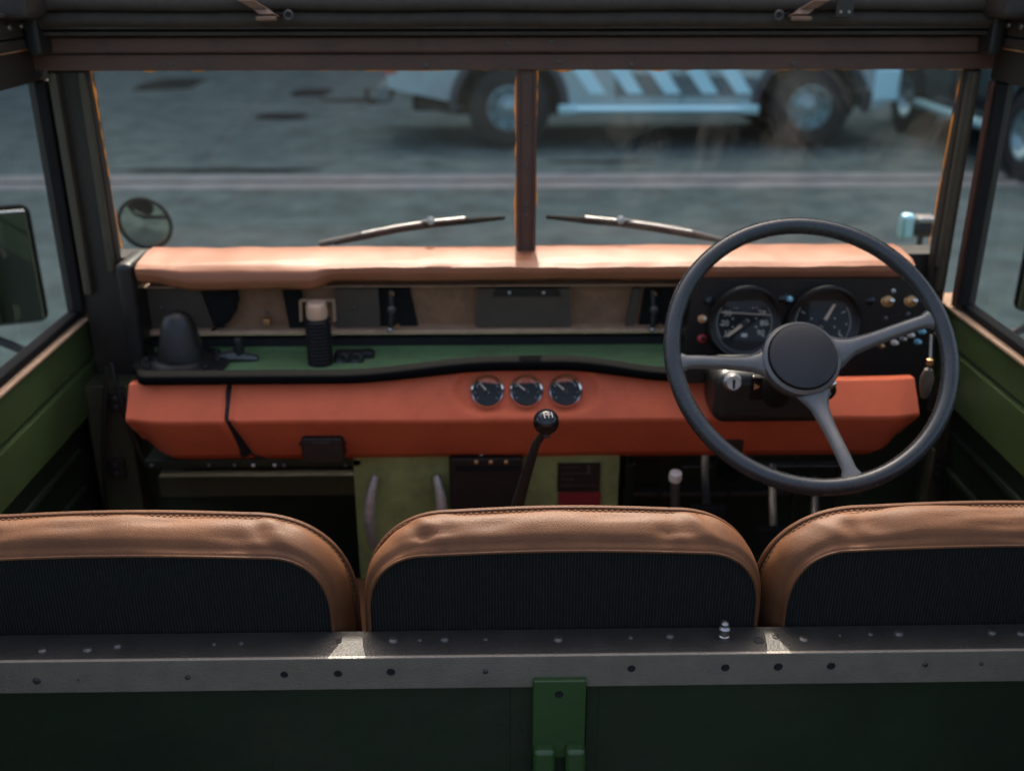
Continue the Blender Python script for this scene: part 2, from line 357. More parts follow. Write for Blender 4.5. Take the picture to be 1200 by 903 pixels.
# --- front of the soft top
f = MB()
f.box((XL-.03, 1.625, H+.012), (XR+.03, 1.745, H+.02), 'header_cloth', .003)
def bow(y, py, r, m):
    z = Zp(py, y); return f.tube([(lerp(XL+.03, XR-.03, i/24), y, z+.004*math.sin(i*1.3)*.2) for i in range(25)], r, m, 14, sq=.8)
bow(1.615, 22, .0125, 'header_cloth'); bow(1.612, 4, .012, 'header_cloth')
f.box((XL, 1.61, Zp(34,1.62)), (XR, 1.684, Zp(30,1.62)), 'frame_dark', .002)
rf = f.build('soft_top_header', V)
def strap(px0, flip):
    s = MB(); sg = -1 if flip else 1
    a = P(px0, -8, 1.59); b_ = P(px0+sg*28, 10, 1.592); c = P(px0+sg*44, 20, 1.594)
    wv = Vector((.011, 0, 0)); th = Vector((0, -.0025, 0))
    pts = [a, a.lerp(b_, .5)+Vector((0,-.004,0)), b_, b_.lerp(c, .6)+Vector((0,-.006,.0)), c]
    for i in range(4):
        p, q = pts[i], pts[i+1]
        s.add([p-wv+th*(i%2), p+wv+th*(i%2), q+wv+th, q-wv+th, p-wv-th*2, p+wv-th*2, q+wv-th*2, q-wv-th*2], [[0,1,2,3],[4,5,6,7],[0,1,5,4],[1,2,6,5],[2,3,7,6],[3,0,4,7]], 'strap_leather')
    k = P(px0+sg*36, 22, 1.585)
    s.box(k-Vector((.015,.004,.003)), k+Vector((.015,.004,.003)), 'strap_leather', .002)
    e = P(px0+sg*62, 18, 1.588)
    s.tube([e+Vector((.006*math.cos(q), 0, .006*math.sin(q))) for q in [i*math.pi/6 for i in range(12)]], .0016, 'dark_steel', 6, closed=True)
    s.tube([c+Vector((sg*.004,.01,.004)), e-Vector((sg*.006,0,0))], .003, 'black_rubber', 8)
    return s.build('strap', rf, 'leather strap hanging below the header')
strap(276, False); strap(975, True)
s = MB(); k = P(990, 8, 1.585); s.box(k-Vector((.013,.003,.014)), k+Vector((.013,.003,.014)), 'frame_dark', .002)
for dx in (-.006, .006): s.lathe([(0,0),(.0026,0),(.002,.0016)], k+Vector((dx,-.003,-.007)), (0,-1,0), 'steel', 10)
s.build('bracket', rf)
# side rails of the soft top above the doors, with corner brackets
for x, sg in ((XL, 1), (XR, -1)):
    zt = H-.0675
    s = MB()
    s.box((x-.03, .25, zt-.006), (x+.018*sg+(.0 if sg>0 else .0), 1.62, zt), 'header_cloth', .002) if sg > 0 else s.box((x-.018, .25, zt-.006), (x+.03, 1.62, zt), 'header_cloth', .002)
    s.box((x-.025, .25, zt-.036), (x+.01, 1.66, zt-.0065), 'frame_dark', .003) if sg > 0 else s.box((x-.01, .25, zt-.036), (x+.025, 1.66, zt-.0065), 'frame_dark', .003)
    a, b_ = (x-.03, x+.012) if sg > 0 else (x-.012, x+.03)
    s.box((a, .25, zt-.052), (b_, 1.66, zt-.0375), 'frame_dark', .004)
    a, b_ = (x-.005, x+.05) if sg > 0 else (x-.05, x+.005)
    s.box((a, 1.54, zt-.01), (b_, 1.66, H+.005), 'frame_dark', .012)
    a, b_ = (x+.012, x+.034) if sg > 0 else (x-.034, x-.012)
    s.box((a, 1.60, zt-.062), (b_, 1.655, zt-.004), 'black_plastic', .006)
    r_ = s.build('roof_side_rail', V)
    for yy in (1.52, 1.56, 1.60):
        q = MB(); q.lathe([(0,0),(.005,0),(.0045,.002),(.002,.003)], (x+.011*sg, yy, zt-.020), (sg,0,0), 'steel', 10); q.build('screw', r_)

# --- doors
def door(x, sg, d0, d1, d2, yg):
    o = x - .03*sg
    lo, hi = (min(x, o), max(x, o))
    s = MB()
    z0, z1, z2 = H-d0, H-d1, H-d2
    s.box((lo, .2, z1+.004), (hi, 1.73, z0-.004), 'green_paint', .002)
    s.box((lo-(.004 if sg < 0 else 0), .2, z2), (hi+(.004 if sg > 0 else 0), 1.73, z1-.004), 'green_paint', .002)
    s.box((lo+(.02 if sg < 0 else 0), .2, .75), (hi-(.02 if sg > 0 else 0), 1.73, z2-.001), 'green_dark', .004)
    # pressed ribs low on the door
    for k in range(3):
        zz = z2-.05-.07*k
        s.box((min(x-.022*sg, x-.010*sg), .3, zz-.016), (max(x-.022*sg, x-.010*sg), 1.6, zz), 'green_dark', .006)
    d = s.build('door', V)
    s = MB(); s.box((lo-.006, .2, z0-.0035), (hi+.006, 1.73, z0+.002), 'ledge_tan', .002); s.box((lo+.004, .2, z0+.0022), (hi-.004, yg+.03, z0+.016), 'black_rubber', .004); s.build('door_capping', d)
    s = MB(); zt = H-.121; zg = H-.172
    s.box((lo+.003, .2, zg), (hi-.003, yg+.045, zt-.003), 'frame_dark', .003)
    s.box((lo-.002, .2, zt-.0028), (hi+.002, yg+.05, zt), 'ledge_tan', .001)
    s.box((lo+.003, yg+.006, z0+.0), (hi-.003, yg+.05, zg-.001), 'frame_dark', .004)
    s.box((x-.012*sg if sg > 0 else x-.006, yg-.004, z0+.016), (x+.006 if sg > 0 else x+.012, yg+.0055, zg-.001), 'black_rubber', .003)
    s.box((x-.004, yg+.018, z0+.005), (x+.004, yg+.032, zg), 'frame_paint', .003)
    s.build('window_frame', d)
    s = MB(); xg = x-.018*sg; s.add([(xg, .2, z0+.01), (xg, yg+.01, z0+.01), (xg, yg+.01, zg+.003), (xg, .2, zg+.003)], [[0,1,2,3]], 'side_glass'); s.build('window_glass', d, smooth=0)
    # latch on the door, low near the hinge
    return d
door(XL, 1, .565, .638, .72, 1.665)
door(XR, -1, .545, .608, .70, 1.615)

# --- padded dash top
zd = Zp(288, 1.70)
def roll(u, v):
    px = lerp(163, 1066, u); x = lerp(Xp(163, 310, 1.62), Xp(1066, 310, 1.62), u)
    pr = [(1.712, -.008), (1.70, .0), (1.665, .001), (1.63, -.001), (1.610, -.003), (1.598, -.009), (1.598, -.018), (1.604, -.030), (1.622, -.038), (1.70, -.041)]
    t = v*(len(pr)-1); i = min(int(t), len(pr)-2); y = lerp(pr[i][0], pr[i+1][0], t-i); dz = lerp(pr[i][1], pr[i+1][1], t-i)
    droop = sstep(168, 230, px)*(1-sstep(362, 390, px))
    if v > .45: dz -= .011*droop*sstep(.45, .7, v); y -= .010*droop*sstep(.4, .65, v)
    nn = noise.noise(Vector((x*7, v*3, 2)))
    return Vector((x, y, zd + dz + .0022*nn + .0012*noise.noise(Vector((x*25, v*6, 5)))))
s = MB(); s.grid(roll, 160, 36, 'dash_vinyl'); dt = s.build('dash_top_pad', V, 'padded red top of the dashboard, bleached by the sun', smooth=60)
s = MB()
for u0 in (.001, .999):
    c = [roll(u0, j/36) for j in range(37)]; s.add(c, [list(range(37))], 'dash_vinyl')
s.build('pad_end', dt)
# black corner block at the left end of the dash
s = MB(); a = P(140, 312, 1.62); b_ = P(165, 436, 1.50)
s.box((P(143,380,1.60).x, 1.60, P(150,440,1.60).z), (P(164,380,1.60).x, 1.70, P(150,306,1.62).z), 'black_plastic', .010, 3); s.build('dash_end_block', V)
# body sides beside the dash, closing the cabin between dash and doors
for x0, x1 in ((XL-.03, P(150,400,1.62).x), (P(1085,400,1.62).x, XR+.03)):
    s = MB(); s.box((x0, 1.69, .55), (x1, 1.75, ZB-.1), 'green_dark', .006); s.build('dash_side_panel', V)

# --- vent panel behind the shelf
YV = 1.668
def pbox(mb, px0, py0, px1, py1, Y, th, m, bev=.001, Yc=None):
    a = P(px0, py1, Y); b_ = P(px1, py0, Y)
    return mb.box((min(a.x,b_.x), Y, min(a.z,b_.z)), (max(a.x,b_.x), Y+th, max(a.z,b_.z)), m, bev)
s = MB(); pbox(s, 163, 330, 840, 390, YV, .02, 'tan_board'); vp = s.build('vent_panel', V)
s = MB(); pbox(s, 166, 384.5, 835, 393.5, 1.640, .03, 'ledge_tan', .002); s.build('ledge_strip', vp)
s = MB(); pbox(s, 168, 333, 833, 338, 1.636, .03, 'ledge_tan', .001); s.build('ledge_strip', vp)
s = MB(); pbox(s, 150, 393.5, 838, 407, 1.648, .02, 'black_matt'); s.build('gap_strip', vp)
def board(poly, Y, m, name, th=.008, label=None):
    q = MB(); q.prism(poly, lambda a, b: P(a, b, Y), lambda a, b: P(a, b, Y)+Vector((0, th, 0)), m); return q.build(name, vp, label)
board([(168,337),(234,337),(252,386),(168,386)], 1.655, 'brown_board', 'vent_flap')
board([(236,338),(275,340),(280,352),(262,384),(254,384)], 1.650, 'black_rubber', 'flap_bracket')
board([(393,338),(443,338),(446,387),(393,387)], 1.652, 'brown_board', 'vent_flap')
board([(330,338),(352,338),(358,387),(340,387)], 1.654, 'black_rubber', 'flap_bracket')
board([(560,338),(667,338),(669,383),(558,383)], 1.648, 'brown_board', 'vent_flap')
board([(578,347),(582,338),(652,338),(658,347)], 1.642, 'black_plastic', 'flap_bracket', .005)
board([(444,338),(480,338),(490,384),(446,384)], 1.660, 'black_rubber', 'flap_bracket')
board([(742,338),(752,338),(742,383),(733,383)], 1.652, 'brown_board', 'flap_bracket')
board([(756,338),(790,338),(788,386),(748,386)], 1.660, 'black_rubber', 'flap_bracket')
for px, py in ((597,343),(637,343),(190,361),(416,361),(313,366)):
    q = MB(); q.lathe([(0,0),(.0034,0),(.003,.002),(.001,.003)], P(px,py,1.640), (0,-1,0), 'steel' if py < 350 else 'dark_steel', 10); q.build('screw', vp)
for px in (459, 766):            # flap levers
    q = MB(); q.tube([P(px-1,340,1.64), P(px,362,1.632), P(px-1,384,1.628)], .0045, 'black_plastic', 8)
    q.lathe([(0,0),(.007,.0),(.007,.006),(.003,.008)], P(px,362,1.634), (0,-1,0), 'dark_steel', 14)
    q.lathe([(0,0),(.0045,.0),(.0045,.006),(.002,.008)], P(px-2,386,1.628), (0,-1,0), 'steel', 12); q.lathe([(0,0),(.004,.0),(.0035,.005)], P(px+7,381,1.64), (0,-1,0), 'brass', 12)
    q.lathe([(0,0),(.005,.0),(.0045,.005)], P(px,344,1.64), (0,-1,0), 'brass', 12)
    q.build('flap_lever', vp)
q = MB(); q.tube([P(278,340,1.645), P(277,362,1.64), P(268,376,1.64), P(248,387,1.642)], .0022, 'black_rubber', 8); q.build('cable', vp)
q = MB(); q.box(P(308,382,1.64), P(318,371,1.655), 'brass', .002); q.build('catch', vp)

# --- parcel shelf
s = MB(); ZF = H-.614
s.box((Xp(158,430,1.5), 1.485, ZF-.006), (Xp(812,430,1.5), 1.645, ZF), 'green_shelf', .001)
s.add([P(170,402,1.652), P(838,402,1.652), P(838,450,1.652), P(170,450,1.652)], [[0,1,2,3]], 'green_shelf')
sh = s.build('parcel_shelf', V, 'green painted shelf behind the red lower dash', smooth=0)
for px, py in ((320,411),(345,414),(466,411),(563,410),(661,410),(430,408)):
    q = MB(); q.lathe([(0,0),(.0022,0),(.002,.0015)], P(px,py,1.651), (0,-1,0), 'dark_steel', 8); q.build('screw', sh)
def rim_y(px):      # picture row of the red pad's top edge, rising over the three gauges
    return 447.5 - 13.5*sstep(395, 590, px)*(1-sstep(655, 800, px))
XA, XB = Xp(143, 440, 1.45), Xp(1078, 440, 1.45)
def pad_point(px, v, dep=True):
    yt = rim_y(px); Yt, Ym, Yb = 1.462, 1.418, 1.475
    rows = [(yt-4, 1.480), (yt, Yt), (491, Ym+.001), (494.5, Ym+.002), (531, Yb-.004), (535, Yb+.03)]
    kn = [0, .08, .52, .56, .92, 1]
    for i in range(5):
        if v <= kn[i+1]+1e-9: break
    t = (v-kn[i])/(kn[i+1]-kn[i]); Y = lerp(rows[i][1], rows[i+1][1], t)
    z0 = Zp(rows[i][0], rows[i][1]); z1 = Zp(rows[i+1][0], rows[i+1][1]); z = lerp(z0, z1, t)
    # ends curve away
    eL = 1-sstep(147, 205, px); eR = sstep(1030, 1076, px); e = max(eL, eR)
    Y += .012*e*e*(.3+v); 
    if v > .56: z += .030*e**4*((v-.56)/.44)
    if dep:      # shallow pocket round the gauges
        yy = lerp(yt, 491, (v-.08)/.44); dx = max(0, abs(px-617)-52); q = math.hypot(dx/34, (yy-458)/27)
        k = 1-sstep(.72, 1.08, q); Y += .0085*k; z -= .002*k
    return Y, z
def pad(px0, px1, seamL, seamR, nu, name, label=None):
    s = MB()
    def fn(u, v):
        off = lambda v: 0 if v < .5 else 17*(v-.5)/.5
        a = px0 + (off(v) if seamL else 0); b_ = px1 + (off(v) if seamR else 0)
        px = lerp(a, b_, u); Y, z = pad_point(px, v)
        k = (sstep(0, .012, u) if seamL else 1) * (1-sstep(.955, 1, u) if seamR else 1)
        Y += .006*(1-k); x = Xp(px, 470, 1.44)
        return Vector((x, Y + .0009*noise.noise(Vector((x*9, v*4, 1))), z + .0012*noise.noise(Vector((x*6, v*3, 7)))))
    s.grid(fn, nu, 60, 'dash_leather'); return s.build(name, V, label, smooth=50)
pad(147, 263.5, False, True, 40, 'lower_dash_pad', 'short end section of the red lower dash, left of the seam')
pad(268.5, 1076, True, False, 260, 'lower_dash_pad', 'long red lower dash section with three small gauges')
# black bar filling the seam behind
s = MB(); s.tube([P(266,448,1.475), P(267.5,491,1.432), P(287,531,1.480)], .0085, 'black_matt', 8); s.build('dash_seam', V)
# black rubber lip of the shelf
s = MB(); secs = []
for i in range(121):
    px = lerp(143, 840, i/120); y = rim_y(px); Y = 1.452 + .045*(1-sstep(143, 165, px))
    x = Xp(px, 440, 1.45); zb = Zp(y+1.5, 1.452); h = .0165+.002*sstep(400,560,px)*(1-sstep(680,780,px))
    sec = []
    for k in range(14):
        a = 2*math.pi*k/14; ca, sa = math.cos(a), math.sin(a)
        sec.append(Vector((x, Y+.012+.016*math.copysign(abs(ca)**.6, ca), zb+h/2+h/2*math.copysign(abs(sa)**.6, sa))))
    secs.append(sec)
s.sweep(secs, 'lip_rubber'); s.build('shelf_lip', V, smooth=50)
# door hinge posts and wiring beside the dash
for px, sg in ((137, 1), (1098, -1)):
    s = MB(); a = P(px-9, 640, 1.62); b_ = P(px+9, 452, 1.62); s.box((a.x, 1.62, .62), (b_.x, 1.685, b_.z), 'green_murk', .004); hp_ = s.build('hinge_post', V)
    for py in (470, 548): q = MB(); c = P(px, py, 1.617); q.box(c-Vector((.016,.006,.02)), c+Vector((.016,.004,.02)), 'frame_dark', .004); q.lathe([(0,0),(.005,0),(.004,.003),(0,.004)], c+Vector((0,-.006,.008)), (0,-1,0), 'dark_steel', 10); q.lathe([(0,0),(.005,0),(.004,.003),(0,.004)], c+Vector((0,-.006,-.008)), (0,-1,0), 'dark_steel', 10); q.build('hinge', hp_)
for k, (pa, pb, pc) in enumerate((((126,430),(119,500),(124,600)), ((131,425),(140,480),(172,548)), ((1102,440),(1106,500),(1100,600)))):
    s = MB(); A_, B_, C_ = P(*pa, 1.60), P(*pb, 1.585), P(*pc, 1.59)
    s.tube([A_.lerp(B_, t).lerp(B_.lerp(C_, t), t) for t in [i/14 for i in range(15)]], .0042, 'black_plastic', 8); s.build('wiring', V)
# items fixed on the shelf: corrugated hose with a copper cap and its bracket
hx = P(374, 400, 1.585)
s = MB(); prof = [(0, ZF-hx.z)]
zt = P(374, 372, 1.585).z - hx.z; n = 13; z0_ = ZF-hx.z
for i in range(n*4+1):
    t = i/(n*4); prof.append((.0195+.0022*math.sin(i*math.pi/2), lerp(z0_, zt, t)))
prof.append((0, zt)); s.lathe(prof, hx, (0,0,1), 'black_plastic', 24)
s.lathe([(0, zt), (.0165, zt), (.0172, zt+.006), (.0172, zt+.020), (.015, zt+.026), (0, zt+.027)], hx, (0,0,1), 'cap_copper', 24)
s.build('air_hose', V, 'black corrugated hose with a copper coloured cap rising from the shelf')
s = MB(); fy = 1.64
for a, b_ in (((352,352),(392,352)), ((352,352),(353,376)), ((391,352),(392,376))): s.tube([P(*a, fy), P(*b_, fy)], .0028, 'ledge_tan', 6)
s.build('hose_bracket', V)
s = MB()
for px in (402, 418): s.lathe([(0,0),(.013,0),(.013,.012),(.009,.016),(.0,.012)], P(px, 421, 1.60), (0,-1,.3), 'black_plastic', 20)
pbox(s, 392, 412, 438, 432, 1.604, .02, 'black_plastic', .006); s.build('socket_pair', V)

# --- three small gauges
def dial_gauge(name, c, n, r, needle, labels=None, label=None, white=False, bez='chrome', hood=0):
    M = frame_on(c, n); u = M.to_3x3() @ Vector((1,0,0)); v = M.to_3x3() @ Vector((0,1,0)); n = Vector(n).normalized()
    s = MB(); s.lathe([(0,-.012),(r,-.012),(r*1.0,.001),(0,.001)], c, n, 'black_matt', 48)
    g = s.build(name, V, label)
    q = MB(); q.lathe([(r*1.0,-.012),(r*1.13,-.012),(r*1.16,.003),(r*1.08,.0065),(r*.96,.004),(r*.95,.001)], c, n, bez, 56, cap=False); q.build('bezel', g)
    q = MB()
    for k in range(9):
        a = R(215 - k*(250/8)); p0 = c+(u*math.cos(a)+v*math.sin(a))*r*.84+n*.0014; p1 = c+(u*math.cos(a)+v*math.sin(a))*r*(.70 if k % 2 == 0 else .76)+n*.0014
        q.tube([p0, p1], r*.018, 'dial_white', 4)
    if labels:
        for k, tx in enumerate(labels):
            a = R(212 - k*(244/(len(labels)-1))); Mx = frame_on(c+(u*math.cos(a)+v*math.sin(a))*r*.66+n*.0016, n)
            q.text(tx, r*.27, Mx, 'dial_white')
        q.tube([c+(u*math.cos(R(a))+v*math.sin(R(a)))*r*.93+n*.0012 for a in range(-35, 216, 5)], r*.012, 'dial_white', 4)
        for a in (200, 160, 20, 340): q.lathe([(0,0),(r*.035,0)], c+(u*math.cos(R(a))+v*math.sin(R(a)))*r*.42+n*.0016, n, 'dial_white', 8)
        if name == 'speedometer': q.tube([c-u*r*.80+v*r*.36+n*.0018, c+u*r*.86+v*r*.26+n*.0018], r*.022, 'needle_tan', 5)
        q.add([c+n*.0016+u*r*.1*sx+v*r*(-.42+.06*sy) for sx, sy in ((-1,-1),(1,-1),(1,1),(-1,1))], [[0,1,2,3]], 'dial_white')
    else:
        q.tube([c+(u*math.cos(R(a))+v*math.sin(R(a)))*r*.8+n*.0012 for a in range(30, 151, 5)], r*.02, 'dial_white', 4)
    q.build('dial_marks', g)
    q = MB(); a = R(needle); d = u*math.cos(a)+v*math.sin(a); e = n.cross(d)
    q.add([c-d*r*.15+e*r*.07+n*.003, c-d*r*.15-e*r*.07+n*.003, c+d*r*.74-e*r*.04+n*.003, c+d*r*.74+e*r*.04+n*.003], [[0,1,2,3]], 'needle_tan')
    q.lathe([(0,.002),(r*.13,.002),(r*.12,.006),(0,.0065)], c, n, 'black_plastic', 20); q.build('needle', g)
    q = MB(); q.lathe([(0,.0045),(r*.95,.0045)], c, n, 'lens_glass', 40, cap=False); q.build('gauge_glass', g)
    return g
ng = Vector((0, -.75, .66))
for px in (571, 617, 663):
    Y, z = pad_point(px, .08+.44*(457-434)/(491-434)); c = Vector((Xp(px, 458, 1.44), Y-.003, Zp(458, Y)))
    dial_gauge('small_gauge', c, ng, .0232, {571:130, 617:140, 663:137}[px], label=None)
    
# --- instrument panel
YI = 1.588
s = MB()
s.prism([(812,328),(1085,328),(1093,340),(1096,405),(1094,450),(806,450),(803,405)], lambda a, b: P(a, b, YI), lambda a, b: P(a, b, YI)+Vector((0,.07,0)), 'black_plastic')
ip = s.build('instrument_panel', V, 'black instrument panel with two round dials and rows of switches')
nI = Vector((0,-.965,.26))
for px, lab, nd in ((872, ['10','20','30','40','50','60','70','80','90'], 218), (964, ['0','','','1/2','','','','1'], 60)):
    c = P(px, 378, YI-.004)
    q = MB(); r = .0485
    q.lathe([(r*1.02,-.004),(r*1.04,.004),(r*1.2,.010),(r*1.28,.004),(r*1.3,-.006)], c, nI, 'black_plastic', 56, cap=False)
    # cowl over the upper half
    u, v_ = Vector((1,0,0)), Vector((0,.26,.965)); secs = []
    for k in range(33):
        a = math.pi*k/32; d = u*math.cos(a)+v_*math.sin(a); L = .004+.030*math.sin(a)
        secs.append([c+d*r*1.17, c+d*r*1.17+nI*L, c+d*r*1.26+nI*L, c+d*r*1.28])
    q.sweep(secs, 'black_plastic'); q.build('dial_cowl', ip)
    dial_gauge('speedometer' if px == 872 else 'combination_dial', c+nI*.001, nI, r, nd, lab, None, bez='black_plastic')
# straight pale pointer across the speedometer
def knob(px, py, r, m, name, h=.004, Y=YI, m2=None, dx=0):
    c = P(px, py, Y); q = MB(); q.lathe([(0,-.002),(r*1.25,-.002),(r*1.25,.001),(r,.0015),(r*.9,h),(r*.5,h*1.3),(0,h*1.35)], c, nI, m, 20)
    if m2: q.lathe([(0,h),(r*.55,h),(r*.5,h+.008),(r*.3,h+.010),(0,h+.0105)], c+Vector((dx,0,0)), nI, m2, 16)
    return q.build(name, ip)
knob(831,352,.0075,'black_gloss','warning_lamp'); knob(823,373,.006,'lamp_amber','warning_lamp', m2='bone_white', dx=.002); knob(823,396,.0065,'lamp_red','warning_lamp', m2='black_gloss')
knob(921,350,.009,'black_gloss','warning_lamp', m2='lamp_blue', dx=.004); knob(1020,352,.006,'black_gloss','warning_lamp'); 
for px in (1040, 1067): knob(px,352,.0085,'brass','pull_switch', m2='chrome', dx=.004)
for px, py, mt in ((1047,341,'steel'),(1074,340,'steel'),(1038,373,'dark_steel'),(1064,368,'dark_steel')): knob(px,py,.0032,mt,'screw',.002)
for px, py, mt in ((1031,405,'brass'),(1047,401,'bone_white'),(1057,397,'steel'),(1066,392,'bone_white'),(1079,388,'lamp_blue'),(1074,400,'lamp_blue'),(1097,391,'brass')):
    c = P(px, py, YI-.004); q = MB(); q.lathe([(0,0),(.005,0),(.005,.004),(.0035,.006),(.0035,.014),(0,.016)], c, nI, mt, 14); q.build('toggle_switch', ip)
# rocker lying on the pad left of the column, dark tab
s = MB(); pbox(s, 792, 426, 828, 450, 1.43, .03, 'black_plastic', .004); s.build('dash_bracket', V)

# --- steering column
WC = P(950, 411, 1.262); WA = R(41); WN = Vector((0, -math.cos(WA), math.sin(WA))); WU = Vector((1,0,0)); WV = Vector((0, math.sin(WA), math.cos(WA)))
HUB = WC - WN*.028 + WU*(-.004)
s = MB(); s.tube([HUB, HUB-WN*.10, HUB-WN*.30, HUB-WN*.42+Vector((0,0,-.05))], [.024,.026,.026,.03], 'black_plastic', 20)
sc_ = s.build('steering_column', V)
s = MB(); a = P(836, 431, 1.40); b_ = P(966, 490, 1.40)
s.box((a.x, 1.375, b_.z), (b_.x, 1.47, a.z), 'black_plastic', .02, 4); s.build('column_shroud', sc_)
c = P(858, 447, 1.374); s = MB(); s.lathe([(0,0),(.0135,0),(.0135,.004),(.0105,.007),(.0105,.011),(0,.011)], c, (0,-1,.25), 'steel', 24); s.box(c+Vector((-.0015,-.0135,-.006)), c+Vector((.0015,-.0105,.008)), 'black_matt'); s.build('ignition_lock', sc_)
s = MB(); pbox(s, 879, 440, 906, 470, 1.371, .01, 'black_gloss', .003)
for sg in (-1, 1):
    k = P(892+sg*5, 453, 1.3705); s.add([k+Vector((-.0048*sg,0,0)), k+Vector((.004*sg,0,.0048)), k+Vector((.004*sg,0,-.0048))], [[0,1,2]], 'lamp_amber')
pbox(s, 882, 441.5, 902, 443.5, 1.3705, .001, 'dark_steel', 0)
s.build('hazard_switch', sc_)
s = MB(); k = P(968, 458, 1.33); s.tube([k+Vector((-.02,.05,.01)), k+Vector((0,.01,0)), k], [.014,.017,.015], 'black_gloss', 16); s.lathe([(0,0),(.0065,0),(.006,.004),(0,.006)], P(974,450,1.312), (.2,-1,.3), 'chrome', 14); s.lathe([(0,0),(.003,0),(.002,.003)], P(971,461,1.312), (.2,-1,.3), 'steel', 10); s.build('column_switch', sc_)
s = MB(); s.tube([P(985,420,1.36), P(1010,406,1.35), P(1046,392,1.34)], [.004,.0035,.0032], 'black_plastic', 10); s.lathe([(0,0),(.005,0),(.0065,.012),(.004,.02),(0,.021)], P(1046,392,1.34), (1,-.2,.5), 'black_plastic', 12); s.build('indicator_stalk', sc_)

# --- steering wheel
SW = bpy.data.objects.new('steering_wheel', None); C.objects.link(SW); SW.parent = V; SW.location = WC - V.location; SW['label'] = 'black three-spoke steering wheel with a round black hub'
RM = .1840
s = MB(); pts = [WC+(WU*math.cos(2*math.pi*k/96)+WV*math.sin(2*math.pi*k/96))*RM for k in range(96)]
s.tube(pts, .0114, 'wheel_black', 18, closed=True); s.build('rim', SW, smooth=60)
for ang in (184.5, 15, 282):
    a = R(ang); d = WU*math.cos(a)+WV*math.sin(a); e = WN.cross(d); s = MB(); secs = []
    for k in range(15):
        t = k/14; q = lerp(.040, RM, t); h = lerp(-.036, -.001, sstep(.0, 1, t)); wd = lerp(.0148, .0098, sstep(0,.5,t)) + .011*sstep(.86,1,t) + .012*(1-sstep(0,.22,t)); th = lerp(.007,.0055,t)
        c = WC+d*q+WN*h
        secs.append([c+e*wd*x+WN*th*y for x, y in ((-1,-.3),(-.8,.45),(-.45,1),(.45,1),(.8,.45),(1,-.3),(.6,-1),(-.6,-1))])
    s.sweep(secs, 'spoke_grey'); s.build('spoke', SW, smooth=60)
s = MB(); s.lathe([(.0,-.03),(.044,-.03),(.0525,-.016),(.0535,-.004),(.052,.002),(.0475,.005),(.0465,.003)], HUB, WN, 'spoke_grey', 56, cap=False); s.build('hub', SW)
s = MB(); s.lathe([(0,-.004),(.0465,-.004),(.0465,.006),(.045,.009),(.037,.0115),(.02,.013),(0,.0135)], HUB, WN, 'black_plastic', 56); s.build('hub_cap', SW)

# --- gear lever
KC = P(640, 494, 1.19)
s = MB(); s.tube([KC-Vector((0,0,.012)), P(628,520,1.20), P(617,555,1.215), P(607,590,1.23), P(596,640,1.25), Vector((KC.x-.05,1.30,.80))], [.0045,.0055,.007,.0085,.010,.011], 'black_plastic', 12)
gl = s.build('gear_lever', V, 'gear lever with a glossy black ball knob')
s = MB(); s.lathe([(.0001+.0168*math.sin(math.pi*k/20), -.0168*math.cos(math.pi*k/20)) for k in range(21)], KC, (0,-.5,.85), 'black_gloss', 32, cap=False); s.lathe([(.006,-.022),(.0075,-.013),(.006,-.012)], KC, (0,-.2,1), 'dark_steel', 16)
gn = s.build('knob', gl, smooth=80)
s = MB(); kn = Vector((.12,-.55,.84)).normalized(); M = frame_on(KC+kn*.0160, kn)
def kl(x0, y0, x1, y1):
    def q(x, y):
        p = Vector((x*.001, y*.001, 0)); w_ = M @ p; return KC+(w_-KC).normalized()*.0170
    s.tube([q(lerp(x0,x1,t/4), lerp(y0,y1,t/4)) for t in range(5)], .0006, 'bone_white', 5)
for x in (-5, 0, 5): kl(x, -4.5, x, 4.5)
kl(-5, 0, 5, 0); s.build('shift_pattern', gl)

# --- centre panel under the dash
YC = 1.50
s = MB(); pbox(s, 424, 524, 727, 700, YC, .02, 'green_dull', .002); pbox(s, 420, 519, 732, 524.5, YC-.012, .03, 'ledge_tan', .002)
pbox(s, 727.5, 524, 735, 700, YC+.004, .02, 'green_dark', .002)
hp = s.build('heater_panel', V, 'olive green centre panel below the dash')
s = MB(); pbox(s, 530, 536, 613, 700, YC-.028, .028, 'black_plastic', .006); pbox(s, 534, 548, 609, 552, YC-.033, .006, 'black_rubber', .001); s.build('heater_box', hp)
for px in (558, 575, 593): q = MB(); q.lathe([(0,0),(.004,0),(.0035,.003),(.001,.004)], P(px,541,YC-.029), (0,-1,.2), 'brass', 12); q.build('screw', hp)
for px, py in ((440,534),(460,588),(465,586),(605,575),(624,572),(700,532)): q = MB(); q.lathe([(0,0),(.0035,0),(.003,.002)], P(px,py,YC), (0,-1,.1), 'green_dull', 10); q.build('screw', hp)
q = MB(); q.lathe([(0,0),(.007,0),(.0075,.008),(.004,.011),(0,.012)], P(564,527,YC-.012), (0,-1,.3), 'bone_white', 16); q.build('knob', hp)
for px, sg in ((440, -1), (511, 1)):
    q = MB(); pts = [P(px+ (sg*7*math.sin(math.pi*t*.9) if sg > 0 else -7*math.sin(math.pi*t*.9)) - (0), lerp(557, 640, t), YC-.012-.014*math.sin(math.pi*min(1,t*1.0))) for t in [i/12 for i in range(13)]]
    q.tube(pts, [.006+.0035*math.sin(math.pi*i/12) for i in range(13)], 'worn_steel', 12); q.build('grab_handle', hp)
s = MB(); pbox(s, 651, 540, 706, 640, YC-.004, .004, 'green_dull', .002); pbox(s, 653, 542, 704, 576, YC-.006, .004, 'black_plastic', .0005); pbox(s, 653, 576.5, 704, 640, YC-.0065, .004, 'red_label', .0005)
